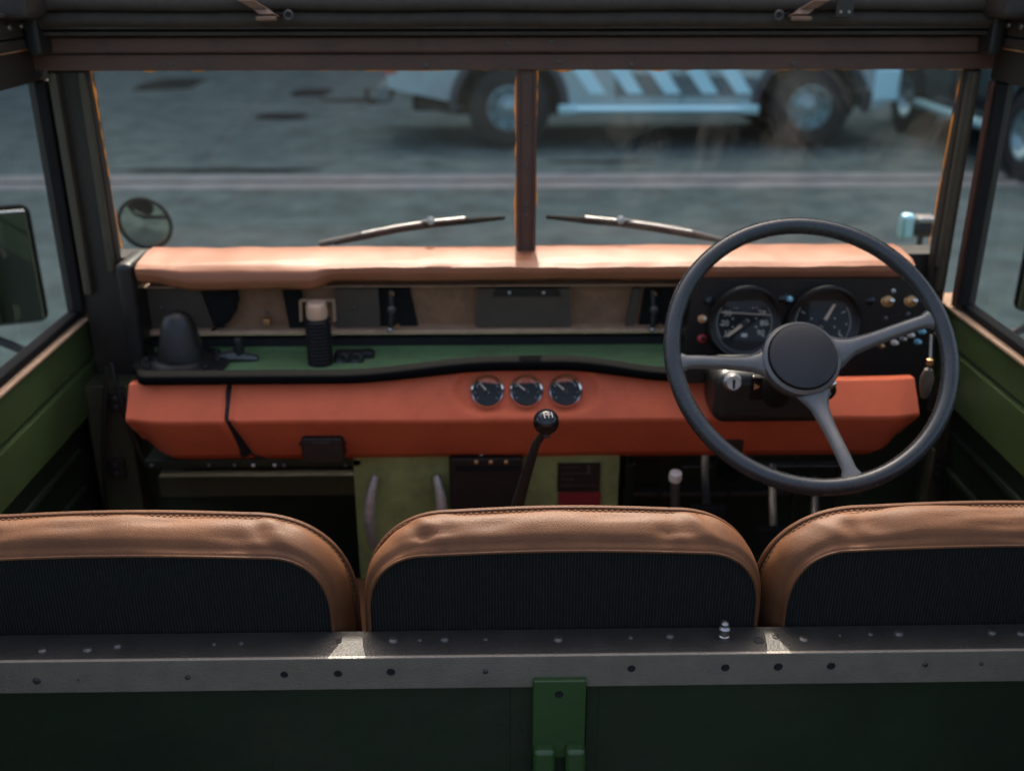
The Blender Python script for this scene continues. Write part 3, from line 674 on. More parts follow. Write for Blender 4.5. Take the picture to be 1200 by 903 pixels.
for k, (a_, b_) in enumerate(((657,680),(657,690),(657,672),(657,698))): pbox(s, a_, 547+k*7, b_, 548+k*7, YC-.0066, .001, 'brown_board', 0)
pbox(s, 688, 545, 692, 556, YC-.0066, .001, 'brown_board', 0)
s.build('data_plate', hp)

# --- bulkhead, footwells and floor
s = MB()
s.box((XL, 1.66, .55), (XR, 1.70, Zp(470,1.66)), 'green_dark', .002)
s.box((Xp(735,540,1.6), 1.60, .6), (Xp(745,540,1.6), 1.66, Zp(545,1.6)), 'green_dark', .002)
bk = s.build('bulkhead', V)
s = MB(); pbox(s, 188, 556, 421, 583, 1.58, .05, 'green_murk', .004); s.build('cross_beam', V)
s = MB(); pbox(s, 170, 537, 424, 549, 1.50, .10, 'green_dark', .003); lb = s.build('dash_lower_flange', V)
for px in (178,245,275,297,322,333,405): q = MB(); q.lathe([(0,0),(.004,0),(.0035,.004),(.001,.005)], P(px,545,1.50), (0,-1,.3), 'steel' if px in (297,322) else 'dark_steel', 10); q.build('screw', lb)
s = MB(); pbox(s, 354, 513, 401, 545, 1.43, .05, 'black_plastic', .006); pbox(s, 350, 518, 405, 522, 1.445, .03, 'black_plastic', .002); pbox(s, 366, 518, 385, 519.4, 1.4292, .001, 'dark_steel', 0); s.build('relay_box', V)
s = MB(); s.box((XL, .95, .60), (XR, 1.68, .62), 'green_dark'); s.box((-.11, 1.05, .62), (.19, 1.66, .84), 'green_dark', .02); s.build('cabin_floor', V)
s = MB(); pbox(s, 1078, 528, 1094, 640, 1.50, .02, 'green_murk', .002); s.build('side_strip', V)
s = MB(); s.tube([P(792,640,1.42), P(791,562,1.42)], .0075, 'dark_steel', 12); s.lathe([(0,0),(.0095,0),(.0105,.006),(.0095,.014),(0,.016)], P(791,562,1.42), (0,-.2,1), 'bone_white', 18); s.build('transfer_lever', V)
for px, py in ((826,560),(905,585),(955,600)):
    s = MB(); s.tube([P(px,py-40,1.60), P(px,py,1.54), P(px+2,py+40,1.46)], .007, 'dark_steel', 8)
    k = P(px+2,py+44,1.45); s.box(k-Vector((.03,.012,.022)), k+Vector((.03,.004,.022)), 'black_rubber', .006); s.build('pedal', V)
s = MB(); pbox(s, 742, 575, 1010, 583, 1.62, .02, 'dark_steel', .002); pbox(s, 800, 545, 1000, 549, 1.60, .02, 'dark_steel', .002)
for px in (770, 850, 925, 975): pbox(s, px, 535, px+9, 640, 1.61, .01, 'frame_dark', .002)
pbox(s, 838, 512, 873, 533, 1.45, .05, 'black_plastic', .006); s.build('pedal_bracket', V)

# --- three seats
def seat(xa, xb, zt, rc, label, seed, rt, tl=.002, tr=.002):
    Y0, Y1 = .950, .998; zb = .80
    xc = (xa+xb)/2; hw = (xb-xa)/2
    NO = 150
    def outline(inset, q=1.0):
        pts = []
        # left side up, over the top, right side down
        path = []
        hz = zt-zb; r = rc*q; rv = rt*q
        segs = [((-hw*1.0, 0), (-hw+.004, hz-rv))]
        for i in range(30): path.append((lerp(-hw, -hw+.004, i/30), lerp(0, hz-rv, i/30)))
        for i in range(45):
            a = math.pi - (math.pi/2)*i/45; ca, sa = math.cos(a), math.sin(a); e = 2/2.25
            path.append((-hw+.004+r+r*math.copysign(abs(ca)**e, ca), hz-rv+rv*abs(sa)**e))
        n = 50
        for i in range(n): t = i/n; path.append((lerp(-hw+.004+r, hw-.004-r, t), hz + .004*math.sin(math.pi*t)))
        for i in range(45):
            a = math.pi/2 - (math.pi/2)*i/45; ca, sa = math.cos(a), math.sin(a); e = 2/2.25
            path.append((hw-.004-r+r*abs(ca)**e, hz-rv+rv*abs(sa)**e))
        for i in range(31): path.append((lerp(hw-.004, hw, i/30), lerp(hz-rv, 0, i/30)))
        N = len(path); out = []
        for i, p in enumerate(path):
            a = path[max(0, i-1)]; b_ = path[min(N-1, i+1)]; tx, ty = b_[0]-a[0], b_[1]-a[1]; L = math.hypot(tx, ty) or 1
            nx, ny = -ty/L, tx/L        # outward is to the left of travel
            out.append((p[0]-nx*inset, p[1]-ny*inset))
        return out
    def rq(Y): return 1-.27*max(0, min(1, (Y1-Y)/(Y1-Y0)))
    def shr(Y): d = max(0, (Y1-Y-.007)/(Y1-Y0-.007)); return .0200*d**1.8
    def sx(u, Y):            # the rear face is narrower than the front
        d = max(0, min(1, (Y1-Y)/(Y1-Y0))); return u + (tl*max(0, -u/hw)**3 - tr*max(0, u/hw)**3)*d**.8
    def ins(Y):
        t = (Y-Y0)/(Y1-Y0)
        return -.004*math.sin(math.pi*max(0,min(1,t))) + .003*math.exp(-((t-.11)/.05)**2) + .002*(1-sstep(0, .10, t)) + .004*sstep(.93, 1, t)
    rnd = random.Random(int(seed*10)); dents = [(sg*(hw-rc*rnd.uniform(.75,1.15)), rnd.uniform(.28,.5), rnd.uniform(.012,.03), rnd.uniform(.07,.13), rnd.uniform(.0015,.0035)) for sg in (-1, 1) for _ in range(2)]
    dents += [(rnd.uniform(-hw*.6, hw*.6), rnd.uniform(.25,.7), rnd.uniform(.02,.05), rnd.uniform(.06,.12), rnd.uniform(.001,.0026)) for _ in range(4)]
    ys = [Y0+(Y1-Y0)*q for q in (0,.02,.05,.09,.14,.2,.28,.36,.45,.54,.63,.72,.8,.87,.92,.96,1.0)]
    vs = []; 
    for Y in ys:
        for (u, v) in outline(ins(Y), rq(Y)):
            t = (Y-Y0)/(Y1-Y0)
            k = noise.noise(Vector((u*9+seed, v*9, Y*14)))*.0028 + noise.noise(Vector(((u+v)*22+seed, Y*35, v*6)))*.0016
            # gathered creases where the leather turns the corner
            cr = math.exp(-((abs(u)-(hw-rc*.75))/.03)**2)*sstep(0,.3,t)*(1-sstep(.75,1,t))*sstep(zt-zb-rt, zt-zb, v)
            k += cr*.0013*math.sin(u*170+v*90+Y*160+seed)
            for u0, t0, su, st, dp in dents: k -= dp*math.exp(-((u-u0)/su)**2-((t-t0-(u-u0)*1.2)/st)**2)
            k *= sstep(0,.12,t)*(1-sstep(.93,1,t))
            vs.append(Vector((xc+sx(u, Y), Y + .0, zb+v+k-shr(Y))) + Vector((k*.5*(1 if u > 0 else -1) if abs(u) > hw-rc else 0, 0, 0)))
    n = len(vs)//len(ys); fs = [[j*n+i, j*n+i+1, (j+1)*n+i+1, (j+1)*n+i] for j in range(len(ys)-1) for i in range(n-1)]
    s = MB(); s.add(vs, fs, 'seat_leather')
    # front cushion face, bulging toward the dash
    rings = [vs[-n:]]
    for q, bul in ((.008,.010),(.03,.022),(.07,.030),(.12,.033)):
        rings.append([Vector((xc+u, Y1+bul, zb+max(v,0))) for u, v in outline(q)])
    allv = [p for r_ in rings for p in r_]; ff = [[j*n+i, j*n+i+1, (j+1)*n+i+1, (j+1)*n+i] for j in range(len(rings)-1) for i in range(n-1)]; ff.append(list(range((len(rings)-1)*n, len(rings)*n)))
    s.add(allv, ff, 'seat_leather')
    st = s.build('seat', V, label, smooth=60)
    # ribbed black back panel
    o = outline(ins(Y0)+.001, rq(Y0)); s = MB(); pr = [Vector((xc+sx(u, Y0), Y0+.001, zb+v-shr(Y0))) for u, v in o]; s.add(pr, [list(range(len(pr)))], 'rib_fabric'); s.build('back_panel', st, smooth=0)
    s = MB(); s.tube([Vector((xc+sx(u, Y0), Y0+.0002, zb+v-shr(Y0)-.0006)) for u, v in outline(ins(Y0)+.0012, rq(Y0))][20:-20], .0019, 'seat_leather', 8); s.build('back_edge_piping', st)
    s = MB(); s.tube([Vector((xc+u, Y1+.002, zb+v)) for u, v in outline(-.0008)][10:-10], .0034, 'seat_leather', 8); s.build('front_piping', st)
    # stitching just behind the front piping
    s = MB(); line = [Vector((xc+sx(u, Y1-.006), Y1-.006, zb+v-.0006)) for u, v in outline(ins(Y1-.006)-.0013, rq(Y1-.006))][30:-30]
    pts = []; rs = []; L = 0; nxt = 0
    for i in range(len(line)-1):
        a, b_ = line[i], line[i+1]; seg = (b_-a).length
        while nxt < L+seg:
            pts.append(a.lerp(b_, (nxt-L)/seg)); k = len(pts) % 4; rs.append(.0009 if k in (1, 2) else .0002); nxt += .0017
        L += seg
    s.tube(pts, rs, 'thread', 6)
    s.build('stitching', st)
    # base cushion
    s = MB(); s.box((xa+.01, 1.06, .70), (xb-.01, 1.44, .86), 'seat_leather', .035, 4); s.build('seat_cushion', st)
    return st
zS = H-.5668
xm0, xm1 = Xp(425.5,740,.955), Xp(892.5,735,.955)
seat(xm0, xm1, zS, .098, 'middle seat of tan leather with black ribbed back', 3.1, .105)
xl1 = Xp(416.5,738,.955); seat(xl1-.50, xl1, zS-.001, .115, 'tan leather seat on the passenger side, left of the gear lever', 11.7, .115, .002, .018)
xr0 = Xp(888,730,.955); seat(xr0, xr0+.51, zS+.001, .118, 'tan leather driver seat behind the steering wheel', 23.3, .112, .022, .002)

# --- rail behind the seats
ZR = H-.685
s = MB()
s.box((XL-.05, .9035, ZR-.004), (XR+.05, .948, ZR), 'rail_paint', .0015); s.box((XL-.05, .900, ZR-.042), (XR+.05, .9065, ZR-.0005), 'rail_front', .002)
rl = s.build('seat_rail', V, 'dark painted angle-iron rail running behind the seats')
def Pz(px, py, z):
    d = FWD + RGT*((px-CX)/F) - UPV*((py-CY)/F); return EYE + d*((z-H)/d.z)
for px, py, r in ((50,762,.0055),(103,761,.0058),(138,757,.005),(251,755,.003),(283,754,.003),(461,750,.006),(492,750,.0032),(521,749,.0052),(569,749,.003),(654,749,.0058),(739,747,.0032),(785,745,.0052),(942,749,.0058),(984,745,.002),(1020,743,.0035),(1053,742,.006),(1162,741,.0055),(1196,742,.0055)):
    q = MB(); q.lathe([(0,0),(r,0),(r*.92,.0012),(r*.6,.0024),(r*.3,.0026),(r*.28,.0016),(0,.0016)], Pz(px,py,ZR), (0,0,1), 'dark_steel', 16); q.build('bolt', rl)
for px, py, r in ((397,751,.0028),(889,750,.005),(909,746,.003)):
    q = MB(); q.lathe([(r*1.25,.0002),(r*1.2,.0008),(r,.0006),(r*.95,-.0),(0,.0001)], Pz(px,py,ZR), (0,0,1), 'black_matt', 16); q.build('bolt_hole', rl)
q = MB(); k = Pz(848,747,ZR); q.lathe([(0,0),(.0068,0),(.0068,.004),(.0052,.005),(.0052,.008),(.0064,.009),(.0066,.013),(.0045,.0155),(.0045,.019),(.003,.021),(0,.0215)], k, (0,0,1), 'steel', 18); q.build('bolt', rl, 'bolt standing upright on the rail')
def facepx(px, py, Y): return P(px, py, Y)
for px, py, r, hole in ((43,797,.0042,0),(220,793,.0028,0),(92,796,.0012,0),(333,790,.0032,1),(396,789,.0034,1),(458,787,.0036,1),(569,786,.003,0),(740,783,.0034,1),(850,782,.0036,1),(912,781,.0038,1),(974,780,.0036,1),(1084,778,.003,0),(1150,777,.002,0)):
    q = MB(); c = P(px, py, .8998)
    if hole: q.lathe([(r*1.3,0),(r*1.15,.0007),(r,.0005),(r*.9,-.0),(0,.0001)], c, (0,-1,0), 'black_matt', 14); q.build('bolt_hole', rl)
    else: q.lathe([(0,0),(r,0),(r*.9,.0015),(r*.45,.002),(r*.4,.001),(0,.001)], c, (0,-1,0), 'dark_steel', 14); q.build('screw', rl)

# --- rear panel below the rail
YP = .912
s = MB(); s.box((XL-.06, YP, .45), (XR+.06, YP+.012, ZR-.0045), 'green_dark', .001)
x = Xp(598,850,YP); s.box((x, YP-.0022, .45), (Xp(624,850,YP), YP-.0002, ZR-.043), 'green_dark', .0008); s.box((Xp(686,850,YP), YP-.0022, .45), (Xp(700,850,YP), YP-.0002, ZR-.043), 'green_dark', .0008)
rp = s.build('rear_panel', V, 'dark green sheet panel below the seat rail')
for px, py in ((611,857),(609,848),(690,836),(684,842)): q = MB(); q.lathe([(0,0),(.0022,0),(.0018,.0012)], P(px,py,YP-.0022), (0,-1,0), 'green_dark', 10); q.build('rivet', rp)
s = MB()
for k in range(46):                 # blistered paint
    px = 590+random.gauss(0,7); py = 838+random.gauss(0,16); r = random.uniform(.0004,.0013)
    s.lathe([(r,0),(r*.7,r*.4),(0,r*.5)], P(px,py,YP), (0,-1,0), 'green_dark', 8)
s.build('paint_blisters', rp)
xa, xb = Xp(624,830,.900), Xp(686,830,.900); zt_ = Zp(797,.895); zl = Zp(872,.893)
s = MB(); s.box((xa, .893, zl-.02), (xb, .9085, zt_), 'green_bracket', .0025)
for a_, b_ in ((624.5,650),(662,685.5)): s.box((Xp(a_,880,.893), .880, .6), (Xp(b_,880,.893), .9085, zl), 'green_bracket', .0055, 3)
s.box((xa+.004, .902, .5), (xb-.004, .9095, zl), 'green_dark', .001)
br = s.build('support_post', V, 'brighter green bracket post under the middle of the rail')
q = MB(); q.lathe([(.0048,0),(.0045,.0008),(.0034,.0006),(.0032,.0001),(0,.0001)], P(655,813,.893), (0,-1,0), 'black_matt', 18); q.build('bolt_hole', br)
# tub sides and load floor behind the rail
s = MB(); s.box((XL-.09, -1.4, .45), (XL-.06, .90, ZR), 'green_dark', .004); s.box((XR+.06, -1.4, .45), (XR+.09, .90, ZR), 'green_dark', .004); s.box((XL-.06, -1.4, .45), (XR+.06, .91, .47), 'green_dark', .002); s.build('load_tub', V)

# --- wipers
def wiper(p):
    w_ = MB(); pts = [P(*q, 1.735) for q in p]
    w_.tube(pts, [.0035]+[.0062]*(len(pts)-2)+[.0035], 'black_rubber', 8); wp = w_.build('wiper', V)
    q = MB(); q.tube([x+Vector((0,-.004,.006)) for x in pts[1:-1]], .0028, 'steel', 8); q.build('blade_frame', wp)
    return wp
a = wiper([(592,255),(545,259),(505,263),(465,269),(425,277),(392,285)])
q = MB(); q.tube([P(505,259,1.73), P(440,272,1.745), P(375,286,1.76)], [.004,.0045,.006], 'dark_steel', 8); q.lathe([(0,0),(.007,0),(.007,.008),(0,.01)], P(505,259,1.728), (0,-1,.4), 'steel', 14); q.build('wiper_arm', a)
a = wiper([(640,254),(685,258),(727,262),(770,268),(810,275),(838,281)])
q = MB(); q.tube([P(727,258,1.73), P(790,267,1.745), P(845,282,1.76)], [.004,.0045,.006], 'dark_steel', 8); q.lathe([(0,0),(.007,0),(.007,.008),(0,.01)], P(727,258,1.728), (0,-1,.4), 'steel', 14); q.build('wiper_arm', a)

# --- bonnet and wings (low, below the line of sight)
s = MB(); s.box((-.40, 1.80, .93), (.48, 3.0, .97), 'green_paint', .02, 3); s.build('bonnet', V)
for a_, b_ in ((-.80,-.41), (.49,.88)):
    s = MB(); s.box((a_, 1.80, .60), (b_, 3.0, .94), 'green_paint', .02, 3); s.build('wing', V)
# round wing mirror
def round_mirror(c, r, n, base):
    q = MB(); q.lathe([(r*.9,-.012),(r*1.0,-.006),(r*1.07,0),(r*1.05,.004),(r*.95,.004),(r*.93,.001)], c, n, 'black_rubber', 40, cap=False); q.lathe([(0,-.02),(r*.6,-.018),(r*.9,-.012)], c, n, 'black_plastic', 32, cap=False)
    m_ = q.build('wing_mirror', V)
    q = MB(); q.lathe([(0,.003),(r*.5,.0024),(r*.95,.001)], c, n, 'mirror_glass', 40, cap=False); q.build('mirror_glass', m_, smooth=80)
    q = MB(); q.tube([c-Vector(n)*.015, Vector(base)+Vector((0,0,.08)), base], .006, 'black_plastic', 10); q.build('mirror_stalk', m_)
c = P(170, 262, 2.30); round_mirror(c, .059, Vector((-.06,-1,-.13)).normalized(), (c.x+.03, 2.36, .94))
c = P(1072, 268, 2.25); s = MB(); s.box(c+Vector((-.035,-.01,-.025)), c+Vector((-.002,.02,.035)), 'step_alloy', .012, 3); s.box(c+Vector((0,-.01,-.02)), c+Vector((.045,.03,.012)), 'black_plastic', .01, 3); s.box(c+Vector((.0,-.012,.012)), c+Vector((.045,.028,.028)), 'steel', .006, 3); s.tube([c+Vector((.02,.01,-.02)), (c.x+.02, 2.27, .94)], .007, 'black_plastic', 10); s.build('mirror_bracket', V, 'pale mirror bracket on the wing by the driver side pillar')
# door mirrors
for (px0, py0, px1, py1, Y, sg) in ((-70, 241, 33, 379, 1.97, 1), (1187, 240, 1290, 366, 1.95, -1)):
    a = P(px0, py1, Y); b_ = P(px1, py0, Y)
    q = MB(); rr = Matrix.Rotation(R(20*sg), 3, 'Z'); hw_ = (b_.x-a.x)/2; hz_ = (b_.z-a.z)/2; ce = (a+b_)/2; pv = Vector((b_.x if sg > 0 else a.x, Y, ce.z)); M4 = Matrix.Translation(pv) @ rr.to_4x4() @ Matrix.Translation(ce-pv)
    q.box((-hw_, 0, -hz_), (hw_, .035, hz_), 'lip_rubber', .03, 4); q.v = [M4 @ x for x in q.v]; dm = q.build('door_mirror', V)
    q = MB(); q.box((-hw_+.007, -.0035, -hz_+.007), (hw_-.007, .004, hz_-.007), 'mirror_glass', .024, 4); q.v = [M4 @ x for x in q.v]; q.build('mirror_glass', dm)
    xe = a.x+.1 if sg > 0 else b_.x-.1
    q = MB(); q.tube([Vector((xe, Y+.03, a.z+.06)), Vector((xe, Y-.02, a.z-.02)), Vector(((XL-.04) if sg > 0 else (XR+.04), Y-.12, a.z-.09))], .009, 'black_plastic', 10); q.build('mirror_arm', dm)

# ================================================================== LOOSE THINGS IN THE CABIN
c = P(214, 424, 1.575); base = Vector((c.x, 1.575, ZF))
T = thing('gear_gaiter', 'black rubber cone gaiter on a round flanged base standing on the green shelf', 'gaiter', base)
top = P(216, 366, 1.575).z-ZF
s = MB(); s.lathe([(0,.012),(.038,.012),(.036,.03),(.032,top*.5),(.027,top*.78),(.021,top*.93),(.012,top),(0,top+.002)], base, (0,0,1), 'black_plastic', 36); s.build('cone', T, smooth=60)
s = MB(); s.lathe([(0,.0),(.072,.0),(.074,.005),(.070,.009),(.050,.011),(.043,.016),(.038,.018)], base, (0,0,1), 'black_plastic', 40)
for k in range(10): s.lathe([(0,0),(.005,0),(.004,.004),(0,.005)], base+Vector((.058*math.cos(k*.628), .058*math.sin(k*.628), .012)), (0,0,1), 'black_plastic', 10)
s.build('flange', T)
base = P(282, 428, 1.60); base.z = ZF
T = thing('clip', 'small dark metal clip lying on the shelf beside the black cone', 'clip', base)
s = MB(); s.tube([base+Vector((-.04,0,.004)), base+Vector((-.01,0,.008)), base+Vector((.03,0,.004))], [.008,.012,.006], 'dark_steel', 8); s.build('clip_bar', T)
s = MB(); s.lathe([(0,0),(.009,0),(.009,.03),(.006,.035),(0,.036)], base+Vector((.0,0,.006)), (0,0,1), 'black_plastic', 14); s.build('clip_post', T)
top = P(1091, 392, 1.42); bot = P(1086, 446, 1.40)
T = thing('key_fob', 'worn tan leather key fob hanging on a thin chain beside the red dash', 'key fob', bot)
s = MB(); s.tube([top, top.lerp(bot,.5)+Vector((.002,0,0)), bot+Vector((0,0,.03))], .0022, 'steel', 8); s.build('chain', T)
s = MB(); s.lathe([(0,0),(.005,.004),(.009,.018),(.010,.034),(.006,.048),(0,.052)], bot-Vector((0,0,.030)), (0,0,1), 'fob_leather', 18); s.lathe([(0,0),(.005,0),(.005,.008),(0,.009)], bot+Vector((0,0,.026)), (0,0,1), 'brass', 12); s.build('fob', T)

# ================================================================== PARKED VEHICLES
def wheel_parts(T, c, r, wd, ax, hubm='alloy'):
    c = Vector(c); ax = Vector(ax); w_ = MB()
    w_.lathe([(r*.54,-wd/2),(r*.76,-wd/2*1.06),(r*.93,-wd/2*.95),(r,-wd/2*.75),(r,wd/2*.75),(r*.93,wd/2*.95),(r*.76,wd/2*1.06),(r*.54,wd/2),(r*.52,wd/2*.4),(r*.52,-wd/2*.4),(r*.54,-wd/2)], c, ax, 'tyre', 48, cap=False)
    u, v, a = basis(ax)
    for k in range(40):
        q = 2*math.pi*k/40; d = u*math.cos(q)+v*math.sin(q); e = a.cross(d)
        for sd in (-1, 1):
            o = c+d*r*.99+a*sd*wd*.24; w_.prism([(-.02,-.07),(.02,-.07),(.012,.07),(-.028,.07)], lambda x, y: o+e*x+a*y*1.0*1, lambda x, y: o+e*x+a*y+d*.014, 'tyre')
    W = w_.build('wheel', T)
    q = MB(); q.lathe([(r*.55,wd/2*.98),(r*.51,wd/2*1.0),(r*.48,wd/2*.6),(r*.38,wd/2*.25),(r*.22,wd/2*.55),(r*.20,wd/2*.75),(r*.10,wd/2*.85),(0,wd/2*.86)], c, ax, hubm, 40, cap=False)
    for k in range(8):
        z = 2*math.pi*k/8; d = u*math.cos(z)+v*math.sin(z); q.lathe([(0,0),(r*.055,0),(r*.05,.004)], c+d*r*.46+a*(wd/2*.58), ax, 'black_matt', 10)
    for k in range(6):
        z = 2*math.pi*k/6; d = u*math.cos(z)+v*math.sin(z); q.lathe([(0,0),(.016,0),(.012,.014)], c+d*r*.16+a*(wd/2*.80), ax, 'steel', 8)
    q.build('wheel_rim', W)
def arch(cx, cz, r, n=18, a0=0, a1=180): return [(cx+r*math.cos(R(lerp(a0,a1,i/n))), cz+r*math.sin(R(lerp(a0,a1,i/n)))) for i in range(n+1)]
def body_prism(T, name, poly, M, w0, w1, m, bev=.03, label=None, inset_top=0, ztop=1, zbot=0):
    bm = bmesh.new(); vs = []
    for yy in (w0, w1):
        ring = [bm.verts.new((u, yy, v)) for u, v in poly]; vs.append(ring)
    n = len(poly); bm.faces.new(vs[0]); bm.faces.new(vs[1][::-1])
    for i in range(n): bm.faces.new([vs[0][i], vs[1][i], vs[1][(i+1) % n], vs[0][(i+1) % n]])
    bmesh.ops.recalc_face_normals(bm, faces=bm.faces[:])
    if inset_top:
        mid = (w0+w1)/2
        for x in bm.verts:
            t = max(0, min(1, (x.co.z-zbot)/(ztop-zbot))); x.co.y = mid + (x.co.y-mid)*(1-inset_top*t)
    if bev:
        ed = [e for e in bm.edges if abs(e.verts[0].co.y-e.verts[1].co.y) < 1e-3 and e.is_manifold]
        bmesh.ops.bevel(bm, geom=ed, offset=bev, segments=3, profile=.6, affect='EDGES', clamp_overlap=True)
    s = MB(); s.bm(bm, m, M); return s.build(name, T, label, smooth=40)

# --- silver pickup, side on
rear = G(597, 176); r_ = .405
PT = thing('pickup_truck', 'silver pickup truck with pale slanted door stripes parked across the far side of the road', 'pickup truck', (rear.x, rear.y+.9, 0))
M = Matrix.Translation(Vector((rear.x, rear.y+.08, 0)))      # local x: forward (to the right), y: away, z: up; rear axle at x=0
WB = (952-597)/F*10.33
W_ = 1.72
low = .42
lower = [(-1.22,.60),(-1.24,1.06),(1.02,1.06),(1.05,1.08),(2.62,1.08),(3.45,1.03),(3.80,.95),(3.88,.78),(3.88,.48),(3.80,.40)] 
lower += [(WB+.55,.40)] + arch(WB,.40,.55,18,0,180) + [(WB-.55,.36),(.55,.40)] + arch(0,.42,.54,18,0,180) + [(-.54,.46)]
body_prism(PT, 'body', lower, M, 0, W_, 'pickup_paint', .035)
cab = [(1.06,1.07),(1.14,1.62),(1.30,1.76),(2.15,1.76),(2.32,1.68),(2.92,1.07)]
body_prism(PT, 'cab_roof', cab, M, .03, W_-.03, 'pickup_paint', .04, inset_top=.16, ztop=1.76, zbot=1.07)
def side(mb, poly, m, y=-.006, th=.006): mb.prism(poly, lambda a, b: M @ Vector((a, y, b)), lambda a, b: M @ Vector((a, y+th, b)), m)
def sidewin(poly, name='side_window'):
    q = MB(); q.prism(poly, lambda a, b: M @ Vector((a, .022+.16*W_/2*max(0,(b-1.07)/.69), b)), lambda a, b: M @ Vector((a, .034+.16*W_/2*max(0,(b-1.07)/.69), b)), 'car_glass'); q.build(name, PT)
sidewin([(1.20,1.13),(1.26,1.60),(1.70,1.66),(1.70,1.13)]); sidewin([(1.78,1.13),(1.78,1.66),(2.20,1.64),(2.66,1.13)])
q = MB(); side(q, [(1.06,.52),(2.50,.52),(2.50,.70),(1.06,.74)], 'panel_grey', -.004, .005); q.build('lower_cladding', PT)
for k, px in enumerate((686, 730, 774, 818, 858)):
    q = MB(); x0 = (px-576)/F*10.33 - (rear.x) + .0
    side(q, [(x0-.16,.80),(x0+.02,.80),(x0+.20,.545),(x0+.04,.545)], 'pale_cyan', -.009, .005); q.build('door_stripe', PT)  # pale slanted bars set over the door colour
for x0 in (1.10, 1.74, 2.56):
    q = MB(); side(q, [(x0,.45),(x0+.008,.45),(x0+.008,1.06),(x0,1.06)], 'black_matt', -.0025, .004); q.build('door_seam', PT)
for x0 in (1.18, 1.84):
    q = MB(); q.box(M @ Vector((x0,-.03,.93)), M @ Vector((x0+.17,.0,.96)), 'pickup_paint', .01); q.build('door_handle', PT)
for cx, cz, m_ in ((0, .42, 'panel_grey'), (WB, .40, 'panel_grey')):
    q = MB(); secs = []
    for i in range(25):
        a = R(lerp(-4, 184, i/24)); d = Vector((math.cos(a),0,math.sin(a)))
        secs.append([M @ (Vector((cx,0,cz))+d*rr_+Vector((0,yy,0))) for rr_, yy in ((.535,.03),(.535,-.028),(.56,-.028),(.61,-.003),(.61,.012))])
    q.sweep(secs, 'flare_plastic'); q.build('wheel_arch_flare', PT)
q = MB(); q.tube([M @ Vector((x_, -.10, .40)) for x_ in (.50, .54, 1.2, 1.9, 2.45, 2.50)], [.02,.042,.042,.042,.042,.02], 'step_alloy', 12)
for x_ in (.58, 2.42): q.box(M @ Vector((x_-.09,-.15,.355)), M @ Vector((x_+.09,-.04,.45)), 'step_alloy', .02)
q.build('side_step', PT)
q = MB(); q.box(M @ Vector((.45,.02,.36)), M @ Vector((2.55,.1,.47)), 'black_matt', .01); q.box(M @ Vector((-1.0,.3,.34)), M @ Vector((3.4,W_-.3,.5)), 'black_matt', .02)
q.tube([M @ Vector((-.95,.3,.42)), M @ Vector((-.6,.3,.34)), M @ Vector((-.4,.35,.4))], .035, 'dark_steel', 8); q.build('chassis', PT)
q = MB(); q.box(M @ Vector((-1.34,.05,.46)), M @ Vector((-1.20,W_-.05,.62)), 'panel_grey', .03); q.build('rear_bumper', PT)
q = MB(); q.tube([M @ Vector((-1.25,.4,.44)), M @ Vector((-1.46,.4,.42)), M @ Vector((-1.48,.4,.52))], .03, 'black_matt', 8); q.lathe([(.0,-.035),(.03,-.02),(.036,0),(.03,.02),(0,.035)], M @ Vector((-1.48,.4,.55)), (0,0,1), 'dark_steel', 12); q.build('tow_hook', PT)
q = MB(); q.box(M @ Vector((-1.255,-.01,.74)), M @ Vector((-1.12,.1,1.02)), 'tail_red', .015); q.build('tail_light', PT)
q = MB(); q.box(M @ Vector((3.55,-.012,.78)), M @ Vector((3.86,.15,.92)), 'car_glass', .03); q.build('headlight', PT)
q = MB(); q.box(M @ Vector((3.68,-.012,.46)), M @ Vector((3.96,W_+.012,.80)), 'pale_cyan', .04, 3); q.build('front_bumper', PT)
q = MB(); side(q, [(-.02+WB+.45,.42),(WB+.62,.40),(WB+.62,.56),(WB+.52,.62)], 'black_matt', -.01, .02); q.build('mud_flap', PT)
q = MB(); q.box(M @ Vector((2.42,-.20,1.10)), M @ Vector((2.52,-.0,1.28)), 'pickup_paint', .03, 3); q.build('door_mirror', PT)
for cx in (0, WB):
    wheel_parts(PT, M @ Vector((cx, .10, r_)), r_, .25, (0,-1,0)); wheel_parts(PT, M @ Vector((cx, W_-.10, r_)), r_, .25, (0,1,0))

for cx in (0, WB):
    q = MB(); q.box(M @ Vector((cx-.56,.30,.30)), M @ Vector((cx+.56,W_-.30,1.0)), 'black_matt', .02); q.build('wheel_well', PT)
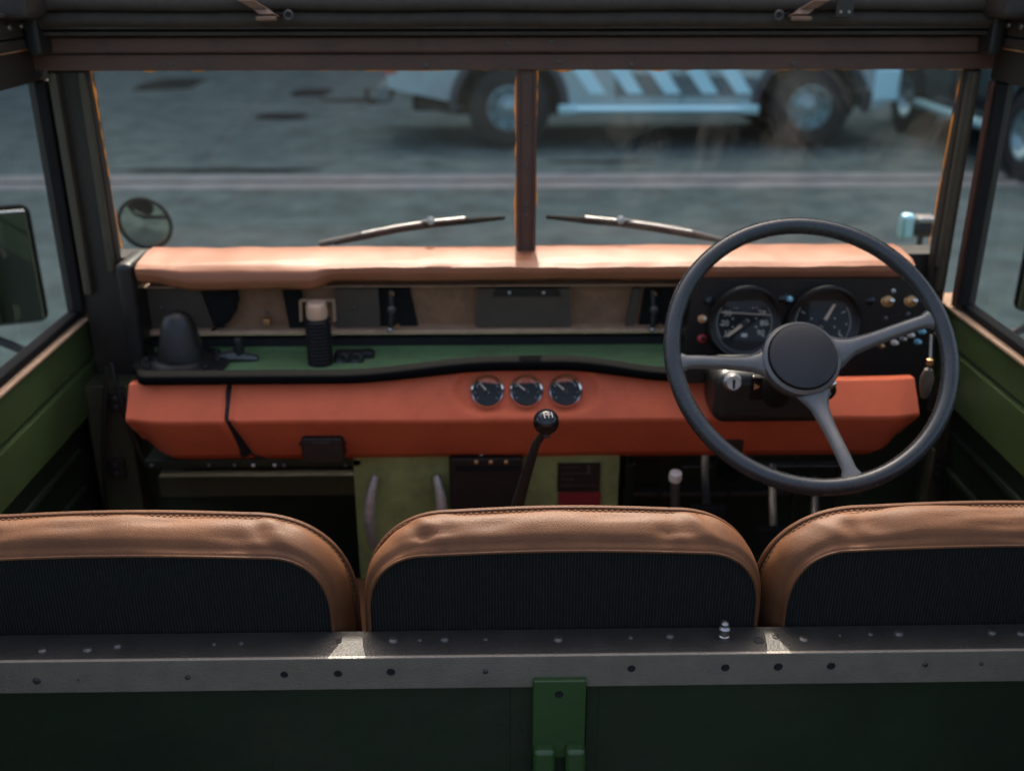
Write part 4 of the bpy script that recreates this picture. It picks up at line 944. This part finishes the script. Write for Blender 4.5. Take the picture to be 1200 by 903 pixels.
# --- black SUV, nose towards us, at the right
nr = G(1196, 212); fr_ = G(1068, 158); wb2 = 2.72
ST = thing('parked_suv', 'black SUV with a silver side step parked at right angles to the silver pickup', 'SUV', (nr.x+.9, nr.y+1.3, 0))
M = Matrix(((0,1,0,nr.x-.03),(-1,0,0,nr.y+wb2),(0,0,1,0),(0,0,0,1)))       # local x points towards us
lower = [(-.85,.50),(-.90,1.02),(1.9,1.04),(3.3,.98),(3.52,.86),(3.55,.45),(3.45,.36),(wb2+.47,.38)] + arch(wb2,.38,.47) + [(wb2-.47,.36),(.47,.38)] + arch(0,.38,.47) + [(-.47,.42)]
body_prism(ST, 'body', lower, M, 0, 1.8, 'suv_paint', .04)
body_prism(ST, 'cab_roof', [(-.86,1.03),(-.72,1.66),(-.5,1.74),(1.2,1.74),(1.45,1.66),(2.05,1.03)], M, .03, 1.77, 'suv_paint', .04, inset_top=.16, ztop=1.74, zbot=1.03)
for poly in ([(-.6,1.1),(-.52,1.6),(.1,1.64),(.1,1.1)], [(.18,1.1),(.18,1.64),(.8,1.64),(.8,1.1)], [(.88,1.1),(.88,1.64),(1.3,1.62),(1.78,1.1)]):
    q = MB(); q.prism(poly, lambda a, b: M @ Vector((a, .022+.144*max(0,(b-1.03)/.71), b)), lambda a, b: M @ Vector((a, .034+.144*max(0,(b-1.03)/.71), b)), 'car_glass'); q.build('side_window', ST)
q = MB(); q.tube([M @ Vector((x_,-.11,.40)) for x_ in (.5,.55,1.4,2.15,2.2)], [.02,.045,.045,.045,.02], 'step_alloy', 12); q.build('side_step', ST)
q = MB(); q.box(M @ Vector((-1.0,.02,.40)), M @ Vector((-.86,1.78,.66)), 'black_matt', .04); q.build('rear_bumper', ST)
q = MB(); q.box(M @ Vector((3.45,.02,.36)), M @ Vector((3.66,1.78,.62)), 'black_matt', .05); q.build('front_bumper', ST)
q = MB(); q.box(M @ Vector((-.93,-.01,.78)), M @ Vector((-.80,.12,1.0)), 'tail_red', .02); q.build('tail_light', ST)
q = MB(); q.box(M @ Vector((3.30,-.01,.72)), M @ Vector((3.56,.3,.88)), 'car_glass', .04); q.build('headlight', ST)
q = MB(); q.box(M @ Vector((-.5,.3,.3)), M @ Vector((3.2,1.5,.5)), 'black_matt', .02); q.build('chassis', ST)
for cx in (0, wb2):
    wheel_parts(ST, M @ Vector((cx, .10, .39)), .39, .25, (-1,0,0)); wheel_parts(ST, M @ Vector((cx, 1.70, .39)), .39, .25, (1,0,0))
